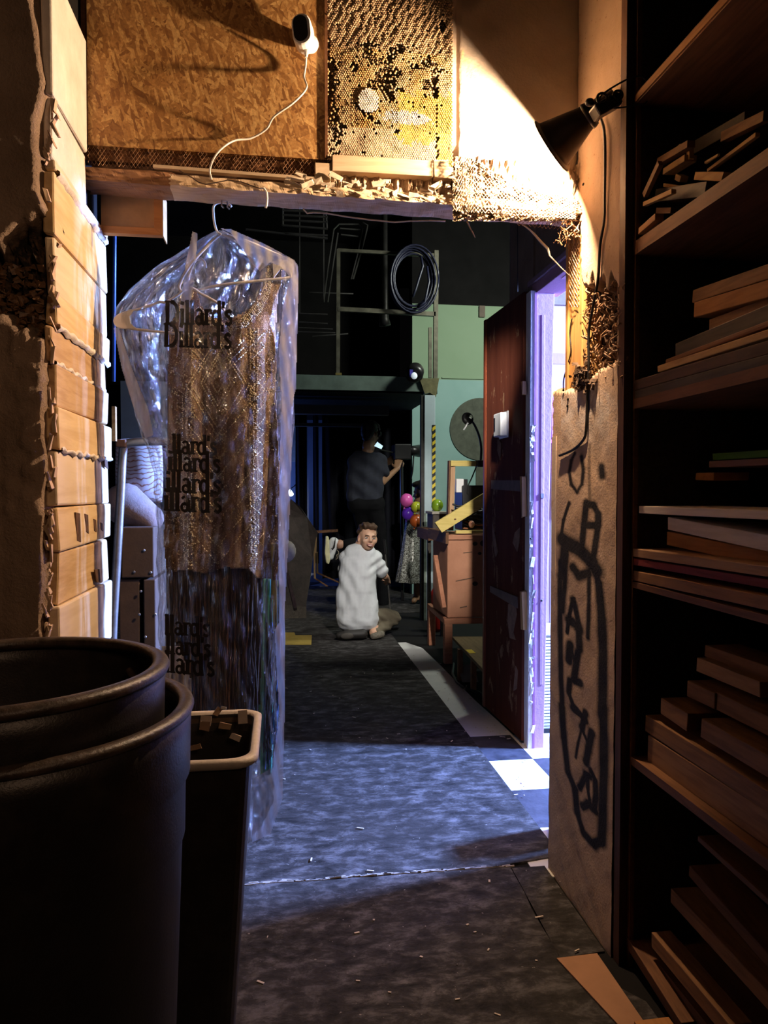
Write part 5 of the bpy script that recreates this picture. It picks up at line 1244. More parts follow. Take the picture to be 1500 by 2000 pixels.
rbar((661, 487), (660, 732), .034); rbar((852, 490), (850, 740), .040); rbar((660, 489), (850, 499), .03, 'top_rail'); rbar((660, 604), (850, 614), .04, 'mid_rail'); rbar((840, 640), (840, 738), .03)
part(MB().bar(onY(655, 731, YL2), onY(667, 731, YL2), .05, .02), 'foot_plate', plain('brass_foot', (.3, .24, .08), .4, .5), rail)
coil = thing('cable_coil', 'dark blue cable coil hanging on the loft railing', 'cable', None, tuple(onY(805, 600, YL2-.05)))
CB = plain('navy_cable', (.018, .02, .045), .4, 0, .3)
for k in range(7):
    R_ = 36+k*1.8; jx, jy = random.uniform(-4, 4), random.uniform(-3, 3)
    pts = [onY(806+jx+R_*math.cos(t), 545+jy+R_*1.42*math.sin(t), YL2-.06-.008*k) for t in np.linspace(0, 2*math.pi, 30)]
    part(MB().tube(pts, .010, 6), 'loop', CB, coil, smooth=True)
for k, (pts) in enumerate(([(822, 500), (826, 520), (818, 545), (812, 565), (806, 580)], [(834, 520), (838, 550), (830, 590), (816, 600)])):
    part(MB().tube([onY(x, y, YL2-.12) for x, y in pts], .012, 6), 'tail', CB, coil, smooth=True)
TR = plain('truss_steel', (.22, .21, .20), .35, .8, .2)
def rack_(name, lab, segs, Y, r):
    t = thing(name, lab, 'metal rack', 'tube racks stored over the loft', tuple(onY(segs[0][0][0], segs[0][0][1], Y)))
    x_, y_ = segs[0][0]; segs = segs+[[(x_, y_), (x_, 960-3.31*1450/Y)]]
    for s_ in segs: part(MB().tube([onY(x, y, Y) for x, y in s_], r, 6), 'tube', TR, t)
rack_('tube_rack', 'bent pair of thin tubes hung from the dark ceiling', [[(632, 590), (641, 520), (652, 448), (662, 438), (700, 438), (708, 446), (700, 490), (686, 545)], [(640, 590), (650, 520), (660, 455)], [(690, 545), (706, 490), (716, 450), (718, 440), (708, 434)], [(664, 446), (706, 449)], [(666, 458), (700, 462)]], 7.6, .008)
rack_('tube_rack', 'louvred panel of thin bars overhead beside the bag', [[(552, 411), (552, 440)], [(552, 440), (640, 447)], [(554, 420), (640, 424)], [(553, 430), (640, 434)], [(552, 411), (640, 414)], [(480, 448), (640, 466)], [(556, 456), (640, 460)], [(636, 412), (638, 446)]], 6.6, .010)
rack_('tube_rack', 'dim shelf bars stacked behind the loft railing', [[(585, 612), (640, 614)], [(584, 629), (640, 632)], [(584, 640), (650, 643)], [(582, 648), (655, 650)], [(610, 657), (680, 652)], [(604, 571), (690, 574)]], 8.0, .008)
rl = thing('spotlight', 'stage lantern with pale round lens on the loft edge', 'lantern', None, tuple(onY(808, 733, YL2-.1)))
part(MB().lathe([(.001, 0), (.07, .0), (.085, .06), (.085, .16), (.06, .18), (.001, .18)], onY(812, 722, YL2-.02), onY(806, 740, YL2-.3)-onY(812, 722, YL2-.02), 20), 'body', BLACK, rl, smooth=True)
part(MB().ell(onY(809, 734, YL2-.22), (.030, .012, .032)), 'lens', emit('lantern_lens', (.75, .85, .95), .35), rl, smooth=True)
part(MB().b2((onY(800,730,YL2-.2).x, YL2-.21, onY(800,736,YL2-.2).z), (onY(806,730,YL2-.2).x, YL2-.15, onY(800,722,YL2-.2).z)), 'blue_gel', plain('blue_gel', (.06, .05, .4), .4), rl)
vb(MB().tube([onY(750, 320, 7.4), onY(752, 600, 7.4), onY(750, 622, 7.4), onY(752, 636, 7.4)], [.03, .03, .05, .06], 12), 'hanging_lantern', DSTEEL, 'dim stage lantern hanging beyond the railing', 'lantern', smooth=True)
vb(MB().tube([onY(1014, -500, 3.2), onY(1011, 445, 3.2), onY(1011, 570, 3.2)], .0018, 5), 'pull_chain', DSTEEL, 'thin pull chain hanging in front of the red door', 'chain')
COLM = plain('pale_blue_column', (.42, .52, .56), .5, 0, .1, 4, .1)
col = thing('column', 'pale blue post edged with black and yellow tape', 'post', None, tuple(onZ(836, 1215, 0)))
a = onZ(826, 1212, 0); YC = a.y; ztop = onY(840, 772, YC).z; xl = onY(829, 900, YC).x; xr2 = onY(850, 900, YC).x
part(MB().b2((xl, YC, 0), (xr2, YC+.08, ztop)), 'shaft', COLM, col, bevel=.004)
part(MB().b2((xl-.03, YC+.01, 0), (xl, YC+.07, ztop)), 'flange', DSTEEL, col)
part(MB().b2((xl-.004, YC-.003, 0), (xl+.02, YC, 1.0)), 'worn_edge', plain('worn_metal', (.2, .24, .2), .5, .4, .5), col)
YEL = plain('yellow_stripe', (.75, .55, .03), .5, 0, .05); zt1 = onY(848, 830, YC).z; zt0 = onY(843, 1025, YC).z; ns = 20; BLK = plain('black_stripe', (.01, .01, .012), .5)
xs0 = xr2-.028
part(MB().b2((xs0, YC-.004, zt0), (xr2+.002, YC-.001, zt1)), 'warning_tape', BLK, col)
for k in range(14):
    z = zt0+(zt1-zt0)*(k+.25)/14; hh = (zt1-zt0)/28
    part(MB().prism([(xs0, z-.01), (xr2+.002, z+.014), (xr2+.002, z+hh+.014), (xs0, z+hh-.01)], 'y', YC-.006, YC-.004), 'tape_stripe', YEL, col)
# ---------------- cabinet on a low bench with lumber frame ----------------
Yc = 5.05; PK = plaster('pink_plywood', (.34, .15, .085), (.46, .22, .13), 5, .3, patch=None); PKD = wood('pink_timber', (.28, .10, .05), (.42, .18, .10), 0)
cab = thing('plywood_cabinet', 'battered pink plywood box on a low timber bench', 'cabinet', None, (1.4, Yc+.2, onY(900, 1206, Yc).z))
A = onY(874, 1046, Yc); Bq = onY(960, 1205, Yc); XR = 1.72
part(MB().b2((A.x, Yc, Bq.z), (XR, Yc+.5, A.z)), 'front_panel', PK, cab, bevel=.008)
part(MB().b2((A.x-.01, Yc-.012, A.z-.03), (XR, Yc+.5, A.z+.004)), 'top_edge', PK, cab, bevel=.004)
part(MB().b2((onY(852, 1030, Yc+.3).x, Yc-.02, onY(860, 1062, Yc).z), (onY(875, 1040, Yc).x, Yc+.6, onY(860, 1040, Yc).z)), 'side_rail', BROWNW, cab)
for (x, y, r) in ((928, 1062, .018), (945, 1061, .028), (937, 1081, .014), (928, 1140, .02)): part(MB().ell(onY(x, y, Yc-.001), (r, .003, r*.8)), 'stain_spot', plain('dark_stain', (.03, .02, .018), .8), cab)
for (x0, y0, x1, y1) in ((890, 1135, 926, 1128), (898, 1187, 912, 1184), (905, 1080, 922, 1078)):
    part(MB().bar(onY(x0, y0, Yc-.001), onY(x1, y1, Yc-.001), .003, .006, (0, 0, 1)), 'scuff_mark', plain('brown_scuff', (.09, .05, .03), .8), cab)
bench = thing('low_bench', 'low pink timber bench carrying the plywood box', 'bench', None, (1.35, Yc+.2, 0))
z0 = onY(870, 1218, Yc-.02).z-.004; zt3 = onY(960, 1205, Yc).z-.002
xb0 = onY(867, 1210, Yc-.02).x
part(MB().b2((xb0, Yc-.03, z0), (XR, Yc+.01, zt3)), 'front_rail', PKD, bench, bevel=.003)
part(MB().bar((xb0+.02, Yc, (z0+zt3)/2), (onY(838, 1188, Yc+.7).x, Yc+.7, (z0+zt3)/2), .03, zt3-z0, (0, 0, 1)), 'side_rail', PKD, bench)
xl2 = onY(868, 1290, Yc-.02).x; part(MB().b2((xl2, Yc-.03, 0), (xl2+.055, Yc+.03, z0)), 'leg', PKD, bench, bevel=.003)
xl3 = onY(838, 1270, Yc+.6).x; part(MB().b2((xl3, Yc+.6, 0), (xl3+.05, Yc+.66, z0)), 'leg', PKD, bench, bevel=.003)
part(MB().b2((XR-.06, Yc-.03, 0), (XR, Yc+.03, z0)), 'leg', PKD, bench)
br2 = vb(MB().bar(onY(850, 1085, Yc+.1), onY(867, 1187, Yc-.04), .03, .02), 'timber_offcut', PKD, 'thin timber leaning against the pink box side', 'timber')
lowb = thing('low_board_table', 'low brown board on stub legs with a yellow note', 'low table', None, (1.4, 4.6, 0))
Pq = [onZ(883, 1243, .22), onZ(950, 1243, .22), onZ(950, 1310, .22), onZ(944, 1308, .22)]
part(MB().prism([(p_.x, p_.y) for p_ in (onZ(883, 1243, .22), onZ(975, 1243, .22), onZ(975, 1316, .22), onZ(944, 1308, .22))], 'z', .20, .22), 'board', wood('board_top', (.10, .07, .03), (.2, .15, .07), 1), lowb, bevel=.002)
for q_ in ((895, 1330), (921, 1352)): p_ = onZ(*q_, 0); part(MB().b2((p_.x, p_.y, 0), (p_.x+.03, p_.y+.03, .2)), 'leg', BROWNW, lowb)
p_ = onZ(919, 1272, .222); part(MB().b2((p_.x-.02, p_.y-.05, .2205), (p_.x+.02, p_.y+.05, .222)), 'yellow_note', YEL, lowb)
vt([onZ(x, y, .012) for x, y in ((886, 1296), (884, 1316), (892, 1332), (905, 1343), (920, 1348), (934, 1352), (950, 1362))], .008, 'floor_cable', CORDB, 'black cable looping on the floor by the white strip', 'cable')
vb(MB().bar(onY(910, 1298, 4.6), onY(922, 1345, 4.5), .10, .006, (0, 1, 0)), 'grey_panel', plain('grey_panel_paint', (.14, .13, .11)), 'small grey panel leaning under the low board', 'panel')
yb = thing('yellow_plank', 'pale yellow plank slanting across the pink box top', 'plank', None, tuple(onY(860, 1040, 4.98)))
YW_ = wood('yellow_pine', (.46, .34, .08), (.62, .48, .16), 0)
ps_ = [onY(*q_, 5.0) for q_ in ((849, 1021), (972, 946), (972, 972), (862, 1040))]
part(MB().prism([(q_.x, q_.z) for q_ in ps_], 'y', 4.98, 5.015), 'plank_body', YW_, yb, bevel=.002)
part(MB().ell(onY(889, 1014, 4.979), (.008, .003, .006)), 'knot', BROWNW, yb)
lfm = thing('pine_gantry', 'pine upright and crossbar frame rising behind the yellow plank', 'frame', None, tuple(onY(885, 1040, 5.3)))
part(MB().bar(onY(884, 900, 5.3), onY(880, 1036, 5.3), .034, .04, (0, 1, 0)), 'upright', wood('upright_pine', (.36, .20, .10), (.52, .32, .18), 2), lfm)
part(MB().bar(onY(878, 900, 5.32), onY(875, 1036, 5.32), .018, .05, (0, 1, 0)), 'upright_side', BROWNW, lfm)
part(MB().bar(onY(880, 905, 5.28), onY(978, 906, 5.28), .03, .04, (0, 0, 1)), 'crossbar', YW_, lfm)
gl_ = thing('gooseneck_lamp', 'black gooseneck desk lamp clipped to the pine crossbar', 'lamp', None, tuple(onY(940, 905, 5.25)))
wire([onY(x, y, 5.25) for x, y in ((939, 900), (940, 875), (936, 852), (928, 832), (920, 820), (914, 816))], .009, 'gooseneck', BLACK, gl_)
part(MB().lathe([(.012, 0), (.02, .01), (.028, .03), (.045, .06), (.046, .062), (.026, .032)], onY(920, 814, 5.25), onY(905, 822, 5.15)-onY(920, 814, 5.25), 20), 'lamp_head', DSTEEL, gl_, smooth=True)
part(MB().tube([onY(914, 826, 5.2), onY(906, 840, 5.2)], .006, 8), 'tube_bulb', WHITE_P, gl_)
part(MB().b2((onY(931, 900, 5.25).x, 5.22, onY(931, 912, 5.25).z), (onY(945, 900, 5.25).x, 5.30, onY(931, 899, 5.25).z)), 'clamp', BLACK, gl_, bevel=.004)
wire([onY(x, y, 5.24) for x, y in ((930, 912), (922, 932), (914, 950), (913, 965))], .005, 'lamp_lead', CORDB, gl_)
so_ = thing('white_adapter', 'white power adapter box beside the pine upright', 'adapter', None, tuple(onY(897, 962, 5.3)))
part(MB().b2((onY(890, 935, 5.3).x, 5.28, onY(890, 962, 5.3).z), (onY(905, 935, 5.3).x, 5.33, onY(890, 935, 5.3).z)), 'box', WHITE_P, so_, bevel=.006)
part(MB().b2((onY(905, 937, 5.3).x, 5.29, onY(890, 966, 5.3).z), (onY(913, 935, 5.3).x, 5.34, onY(890, 936, 5.3).z)), 'plug_block', BLACK, so_, bevel=.004)
cl = thing('cable_pile', 'tangle of black and copper cables heaped on the pink box', 'cables', None, tuple(onY(925, 1038, 5.15)))
for k in range(16):
    y = 985+k*3.4; x0_c = 885+k*1.5+random.uniform(-3, 8); pts = [onY(x0_c+j*12, y+4*math.sin(j*1.3+k), 5.12+random.uniform(0, .08)) for j in range(7)]
    part(MB().tube(pts, .007, 6), 'cable', plain('copper_cable', (.30, .11, .05), .5) if k > 9 and k % 2 else CORDB, cl, smooth=True)
part(MB().b2((onY(897, 960, 5.35).x, 5.25, onY(900, 1036, 5.3).z), (onY(975, 960, 5.35).x, 5.50, onY(900, 948, 5.3).z)), 'black_box', BLACK, cl, bevel=.01)
part(MB().b2((onY(890, 1034, 5.06).x, 5.05, onY(890, 1042, 5.06).z), (onY(975, 1034, 5.06).x, 5.09, onY(890, 1036, 5.06).z)), 'yellow_lath', YW_, cl)
part(MB().ell(onY(921, 1024, 5.08), (.022, .018, .026)), 'copper_plug', plain('copper_plug_m', (.42, .18, .10), .5), cl, smooth=True)
vb(MB().b2((onY(843, 1000, 6.2).x, 6.15, onY(843, 1036, 6.2).z), (onY(880, 1000, 6.2).x, 6.4, onY(843, 1003, 6.2).z)), 'dark_tub', plain('dark_tub_m', (.07, .055, .045), .6), 'dark tub on the bench below the green balloon', 'tub', bevel=.01)
vb(MB().b2((onY(843, 1000, 6.2).x-.01, 6.13, onY(843, 1004, 6.2).z), (onY(872, 1000, 6.2).x, 6.42, onY(843, 999, 6.2).z)), 'tub_lid', plain('pale_lid', (.4, .36, .3), .6), 'pale lid resting on the dark tub', 'lid', bevel=.004)
dkb = thing('dark_crate', 'dark crate supporting the clutter beside the column foot', 'crate', None, tuple(onZ(850, 1240, 0)))
part(MB().b2((onY(834, 1036, 6.0).x, 5.95, onY(834, 1055, 6.0).z), (onY(870, 1036, 6.0).x, 6.45, onY(834, 1034, 6.0).z)), 'shelf_board', BROWNW, dkb)
part(MB().b2((onY(836, 1036, 6.0).x, 6.0, 0), (onY(842, 1036, 6.0).x, 6.04, onY(834, 1055, 6.0).z)), 'leg', DARKW, dkb); part(MB().b2((onY(862, 1036, 6.0).x, 6.0, 0), (onY(868, 1036, 6.0).x, 6.04, onY(834, 1055, 6.0).z)), 'leg', DARKW, dkb)
vb(MB().lathe([(.001, 0), (.05, 0), (.055, .02), (.055, .30), (.02, .36), (.001, .36)], (onY(850, 1185, 6.22).x, 6.22, .01), (0, 0, 1), 20), 'red_bottle', REDP, 'dim red cylinder under the dark crate', 'bottle', smooth=True)
# ---------------- balloons ----------------
def balloon(px, py, rp, Y, colr, lab):
    c_ = onY(px, py, Y); r = rp/1450*Y; m = plain('balloon_'+lab.split()[0], colr, .25, 0, .05, 5, 0)
    t = thing('balloon', lab, 'balloon', 'balloons by the column', tuple(c_))
    part(MB().lathe([(.001, r*1.05), (r*.5, r*.93), (r*.86, r*.55), (r, .05*r), (r*.9, -r*.5), (r*.55, -r*.9), (r*.15, -r*1.1), (.001, -r*1.12)], c_, (.2, -.3, 1), 24), 'skin', m, t, smooth=True)
    part(MB().lathe([(.002, 0), (.012, -.015), (.001, -.02)], c_+Vector((.2, -.3, 1)).normalized()*(-r*1.1), (.2, -.3, 1), 8), 'knot', m, t)
balloon(794, 977, 13, 7.3, (.62, .10, .38), 'pink balloon at the upper left of the bunch')
balloon(813, 990, 10.5, 7.25, (.42, .46, .03), 'yellow-green balloon at the middle right of the bunch')
balloon(797, 1003, 12.5, 7.35, (.12, .03, .50), 'violet balloon at the lower left of the bunch')
balloon(813, 1017, 13, 7.3, (.42, .09, .02), 'orange-brown balloon at the bottom of the bunch')
balloon(854, 987, 12, 6.27, (.20, .34, .02), 'olive green balloon right of the taped post')
# ---------------- far left backstage ----------------
CUR = plain('black_curtain', (.008, .008, .012), .9, 0, .3, 20, .1, .1)
def curtain(px0, px1, y0, y1, Y, name, lab, nf, m=CUR, amp=.05):
    xs_ = np.linspace(onY(px0, 1000, Y).x, onY(px1, 1000, Y).x, nf*10); zt_ = onY(px0, y0, Y).z; zb = max(.01, onY(px0, y1, Y).z); vs = []; fs = []
    for j, z in enumerate(np.linspace(zb, zt_, 8)):
        for i, x in enumerate(xs_): vs.append((x, Y+amp*math.sin(i/10*2*math.pi+.2*j), z))
    n = len(xs_)
    for j in range(7):
        for i in range(n-1): fs.append((j*n+i, j*n+i+1, (j+1)*n+i+1, (j+1)*n+i))
    o = vb(MB().add(vs, fs), name, m, lab, 'curtain', smooth=True); so = o.modifiers.new('t', 'SOLIDIFY'); so.thickness = .004
curtain(630, 815, 800, 1130, 8.9, 'black_drape', 'broad black drape behind the standing person', 7)
curtain(578, 600, 800, 1120, 9.1, 'black_drape', 'narrow black drape gathered left in the blue glow', 2)
curtain(612, 622, 800, 1100, 9.2, 'black_drape', 'slim black drape second from left in the blue glow', 1)
wb = struct(MB().b2((-2.0, 9.80, 0), (1.2, 9.85, 2.6)).build('wall_blue', plain('grey_blue_panel', (.30, .34, .42), .6, 0, .1, 4)))
MB().b2((onY(560, 900, 9.78).x, 9.74, onY(600, 902, 9.78).z), (onY(586, 900, 9.78).x, 9.80, onY(600, 830, 9.78).z)).build('cream_window', plain('cream_window', (.6, .6, .5)), wb)
vb(MB().tube([onY(566, 958, 9.35), onY(569, 966, 9.3)], [.02, .03], 10), 'bare_bulb', emit('bulb_white', (.7, .85, 1), 5), 'small glowing bulb in the blue corner', 'bulb')
vt([onY(x, y, 9.3) for x, y in ((592, 785), (590, 860), (588, 925), (584, 940), (574, 950), (568, 954), (568, 962))], .006, 'bulb_cable', CORDB, 'cable leading to the glowing bulb', 'cable')
tp = thing('covered_heap', 'dark cloth-covered heap with peaked top behind the bag', 'covered heap', None, tuple(onZ(580, 1215, 0)))
Yh = 7.0; prf = [(520, 1180), (528, 1010), (560, 992), (570, 975), (585, 990), (600, 1012), (622, 1040), (616, 1052), (612, 1090), (604, 1140), (596, 1185)]
ps_ = [onY(*q_, Yh) for q_ in prf]; vs = []; fs = []; n = len(ps_)
for j, (dy, sc_) in enumerate(((0, 1), (.05, 1.0), (.35, .92), (.55, .8))):
    cen = onY(570, 1120, Yh)
    for q_ in ps_: vs.append((cen.x+(q_.x-cen.x)*sc_+.01*math.sin(q_.z*20+j), Yh+dy+.03*math.sin(q_.x*30), cen.z+(q_.z-cen.z)*sc_))
for j in range(3):
    for i in range(n-1): fs.append((j*n+i, j*n+i+1, (j+1)*n+i+1, (j+1)*n+i))
fs.append(tuple(range(n)))
part(MB().add(vs, fs), 'cover', plain('dark_brown_cloth', (.028, .020, .016), .9, 0, .4, 14, .6), tp)
part(MB().b2((onY(528,1000,Yh).x, Yh+.02, 0), (onY(598,1000,Yh).x, Yh+.5, onY(540,1090,Yh).z)), 'crate_body', DARKW, tp)
ct = thing('cream_cap', 'cream cloth bundle resting right beside the garment bag', 'cap', None, tuple(onY(560, 1100, 4.6)))
part(MB().ell(onY(556, 1077, 4.6), (.07, .07, .072), Matrix.Rotation(.3, 3, 'Y')), 'crown', plain('cream_cloth', (.62, .55, .40), .85, 0, .12, 30, .4), ct, smooth=True)
vb(MB().bar(onY(555, 1095, 4.66), onY(577, 1190, 4.5), .045, .02, (1, 0, 0)), 'leaning_board', wood('leaning_wood', (.10, .06, .03), (.2, .13, .06), 2), 'brown board leaning below the cream bundle', 'board')
vb(MB().bar(onY(540, 1100, 4.66), onY(545, 1334, 4.6), .05, .05, (1, 0, 0)), 'support_post', DARKW, 'dark post supporting the cream bundle', 'post')
chs = thing('wooden_chair', 'thin brown chair frame standing on the grey floor patch', 'chair', None, tuple(onZ(616, 1135, 0)))
wood_l = wood('chair_wood', (.14, .08, .03), (.26, .16, .07), 2)
Z = lambda x, y: onY(x, y, 8.6)
part(MB().bar(Z(616, 1040), Z(615, 1080), .035, .035, (1, 0, 0)), 'leg', wood_l, chs); part(MB().bar(Z(614, 1078), Z(615, 1130), .022, .022, (1, 0, 0)), 'leg', wood_l, chs)
part(MB().bar(Z(619, 1078), Z(620, 1120), .02, .02, (1, 0, 0)), 'leg', wood_l, chs); part(MB().bar(Z(616, 1130), Z(640, 1145), .016, .016), 'stretcher', BROWNW, chs); part(MB().bar(Z(618, 1118), Z(668, 1140), .016, .016), 'stretcher', BROWNW, chs)
part(MB().bar(Z(600, 1040), Z(660, 1036), .03, .03), 'seat_rail', BROWNW, chs)
p4 = [onZ(612, 1092, .0), onZ(690, 1094, .0), onZ(690, 1146, .0), onZ(604, 1146, .0)]
MB().prism([(q_.x, min(q_.y, 9.7)) for q_ in p4], 'z', .005, .012).build('grey_floor_patch', plain('grey_lino', (.16, .17, .22), .4, 0, .3, 5), floor)
# ---------------- people ----------------
def skinmat(name, c):
    m, nt, b, o_ = newmat(name); v = coords(nt); f = noise(nt, v, 30, 3)
    nt.links.new(ramp(nt, f, [(.3, tuple(x*.88 for x in c)), (.7, c)]), b.inputs['Base Color']); b.inputs['Roughness'].default_value = .5
    b.inputs['Subsurface Weight'].default_value = .08; b.inputs['Subsurface Radius'].default_value = (.01, .004, .002); return m
def remeshed(mb, name, m, par, T, vox=.006, smooth=4, disp=None, paint=None):
    me = bpy.data.meshes.new(name); me.from_pydata([tuple(T @ Vector(v_)) for v_ in mb.v], [], mb.f)
    bm = bmesh.new(); bm.from_mesh(me); bmesh.ops.recalc_face_normals(bm, faces=bm.faces); bm.to_mesh(me); bm.free()
    o = bpy.data.objects.new(name, me); C.objects.link(o)
    r = o.modifiers.new('r', 'REMESH'); r.mode = 'VOXEL'; r.voxel_size = vox
    s = o.modifiers.new('s', 'SMOOTH'); s.iterations = smooth; s.factor = .5
    bpy.context.view_layer.update(); dg = bpy.context.evaluated_depsgraph_get()
    nm = bpy.data.meshes.new_from_object(o.evaluated_get(dg)); o.modifiers.clear(); o.data = nm; bpy.data.meshes.remove(me); nm.name = name
    if disp:
        Ti = T.inverted(); nm.update()
        nrm = [v_.normal.copy() for v_ in nm.vertices]
        for v_, n_ in zip(nm.vertices, nrm): v_.co = v_.co+n_*disp(Ti @ v_.co)
    nm.materials.clear(); nm.materials.append(m); nm.polygons.foreach_set('use_smooth', [True]*len(nm.polygons))
    if par:
        L = par.location
        for v_ in nm.vertices: v_.co -= L
        o.parent = par
    return o
def hand(mb, W_, dirf, side, up_, k=1.0, curl=.5):
    """palm + 5 fingers from wrist W_, pointing dirf; side = thumb side; up_ = back-of-hand normal"""
    d = Vector(dirf).normalized(); s = Vector(side); s = (s-d*s.dot(d)).normalized(); n = Vector(up_); n = (n-d*n.dot(d)-s*n.dot(s)).normalized(); W_ = Vector(W_)
    for t_ in (-.6, -.2, .2, .6): mb.cap(W_+s*.018*t_*k*1.6, W_+d*.075*k+s*.034*t_*k*1.5, .014*k, .012*k, 8)
    for i, (o2, L_) in enumerate(((.036, .070), (.012, .080), (-.012, .074), (-.034, .056))):
        p = W_+d*.08*k+s*o2*k; a = curl; dd = (d*math.cos(a)-n*math.sin(a)); q = p+dd*L_*.5*k; dd2 = (d*math.cos(a*2.2)-n*math.sin(a*2.2)); r_ = q+dd2*L_*.55*k
        mb.cap(p, q, .0095*k, .009*k, 8); mb.cap(q, r_, .009*k, .0075*k, 8)
    p = W_+s*.03*k+d*.02*k; q = p+(s*.8+d*.7-n*.3).normalized()*.04*k; mb.cap(p, q, .012*k, .010*k, 8); mb.cap(q, q+(d*.9+s*.1-n*.4).normalized()*.032*k, .010*k, .008*k, 8)
def headgeo(mb, c_, R, k=1.0):
    """head, local -y = face direction, z up; R rotates local to figure space"""
    P = lambda x, y, z: Vector(c_)+R @ (Vector((x, y, z))*k)
    def E(x, y, z, a, b_, c2): mb.ell(P(x, y, z), (a*k, b_*k, c2*k), R, 18, 12)
    E(0, .012, .03, .074, .092, .085); E(0, -.022, -.03, .060, .066, .078); E(0, -.035, -.075, .036, .040, .030)
    E(.036, -.058, -.028, .024, .022, .026); E(-.036, -.058, -.028, .024, .022, .026)
    mb.cap(P(0, -.085, .006), P(0, -.106, -.026), .008*k, .013*k, 10); E(.011, -.094, -.030, .009, .009, .007); E(-.011, -.094, -.030, .009, .009, .007)
    mb.cap(P(-.030, -.078, .018), P(.030, -.078, .018), .012*k, .012*k, 8)
    mb.cap(P(-.018, -.088, -.055), P(.018, -.088, -.055), .006*k, .006*k, 8); mb.cap(P(-.014, -.086, -.066), P(.014, -.086, -.066), .006*k, .006*k, 8)
    for s in (-1, 1): mb.ell(P(s*.076, .006, -.012), (.010*k, .018*k, .030*k), R, 12, 8)
    mb.cap(P(0, .025, -.05), P(0, .04, -.14), .050*k, .054*k, 14)
def facebits(par, T, c_, R, k, irisc=(.05, .04, .03)):
    P = lambda x, y, z: T @ (Vector(c_)+R @ (Vector((x, y, z))*k))
    Rw = T.to_3x3() @ R
    ew = plain('eye_white', (.7, .68, .66), .3, 0, .02, 5, 0); ir = plain('iris', irisc, .2, 0, .1, 5, 0); lp = plain('lips', (.45, .15, .12), .45, 0, .05, 10, 0); br = plain('eyebrow_hair', (.05, .025, .012), .8)
    th = plain('teeth', (.75, .72, .66), .3, 0, .02, 5, 0)
    for s in (-1, 1):
        part(MB().ell(P(s*.030, -.078, -.003), (.0130*k, .010*k, .0062*k), Rw, 12, 8), 'eye', ew, par, smooth=True)
        part(MB().ell(P(s*.030, -.087, -.003), (.0055*k, .003*k, .0055*k), Rw, 10, 6), 'iris', ir, par)
        mb = MB(); mb.tube([P(s*.046, -.080, .014), P(s*.032, -.091, .019), P(s*.014, -.093, .015)], [.002*k, .0036*k, .003*k], 6); part(mb, 'eyebrow', br, par)
    part(MB().ell(P(0, -.0925, -.060), (.020*k, .006*k, .0055*k), Rw, 12, 6), 'teeth', th, par)
    mb = MB(); mb.tube([P(-.026, -.086, -.055), P(-.012, -.096, -.054), P(0, -.099, -.053), P(.012, -.096, -.054), P(.026, -.086, -.055)], [.002*k, .0035*k, .0035*k, .0035*k, .002*k], 6)
    mb.tube([P(-.026, -.086, -.056), P(-.012, -.094, -.067), P(0, -.096, -.069), P(.012, -.094, -.067), P(.026, -.086, -.056)], [.002*k, .0045*k, .005*k, .0045*k, .002*k], 6); part(mb, 'lips', lp, par, smooth=True)
def hairgeo(c_, R, k, full=True, fringe=True):
    mb = MB(); P = lambda x, y, z: Vector(c_)+R @ (Vector((x, y, z))*k)
    def E(x, y, z, a, b_, c2): mb.ell(P(x, y, z), (a*k, b_*k, c2*k), R, 18, 12)
    E(0, .034, .052, .084, .088, .082); E(0, .058, .005, .074, .058, .075); E(0, -.022, .092, .070, .070, .036); E(0, .07, -.05, .05, .035, .04)
    E(-.03, -.05, .098, .035, .035, .022); E(.03, -.045, .10, .035, .035, .022)
    return mb
# --- kneeling boy, seen from behind, looking back over his right shoulder ---
BX, BY = .655, 6.0
def BP(px, py, dy=0): return Vector(((px-700)*.00415, dy, (1252-py)*.00415))
boy = thing('person', 'person in a white t-shirt kneeling on the dark floor, smiling back', 'person', None, (BX, BY, .008))
TB = Matrix.Translation((BX, BY, .008)) @ Matrix.Rotation(math.radians(-7), 4, 'Z')
SKN = skinmat('fair_skin', (.62, .36, .24))
mb = MB()
hc_ = BP(711, 1052, -.01); hc_.z = .815
RH = Matrix.Rotation(math.radians(16), 3, 'Z') @ Matrix.Rotation(math.radians(6), 3, 'Y') @ Matrix.Rotation(math.radians(-4), 3, 'X')
hk = .98
headgeo(mb, hc_, RH, hk)
mb.cap(BP(694, 1082, .03), BP(702, 1062, .02), .060, .050)
mb.cap(BP(697, 1100, .04), BP(694, 1200, .0), .07, .08); mb.cap(BP(676, 1100, .04), BP(720, 1100, .05), .045, .045)
A = BP(728, 1100, .05); El = BP(744, 1134, .16); W_ = BP(752, 1147, .33)
mb.cap(A, El, .043, .033); mb.cap(El, W_, .033, .022); hand(mb, W_, (.2, 1, -.15), (-.3, 0, 1), (1, 0, .2), .95, .75)
A2 = BP(668, 1100, .05); E2 = BP(662, 1140, .22); W2 = BP(690, 1150, .38); mb.cap(A2, E2, .043, .033); mb.cap(E2, W2, .033, .022); hand(mb, W2, (.6, 1, 0), (0, 0, 1), (-1, 0, 0), .95, .75)
hipR = BP(716, 1205, .02); knR = BP(762, 1222, .22); hipL = BP(684, 1208, .02); knL = BP(694, 1232, .32)
mb.cap(BP(720, 1212, .04), knR, .068, .062); mb.cap(knR, BP(722, 1240, -.05), .050, .035); mb.cap(hipL, knL, .06, .058); mb.cap(knL+Vector((0, 0, -.02)), BP(682, 1240, -.05), .048, .035)
remeshed(mb, 'body', SKN, boy, TB, .0065, 3)
facebits(boy, TB, hc_, RH, hk)
HAIR = wood('brown_hair', (.035, .018, .010), (.09, .05, .028), 2, .6, 60, .8)
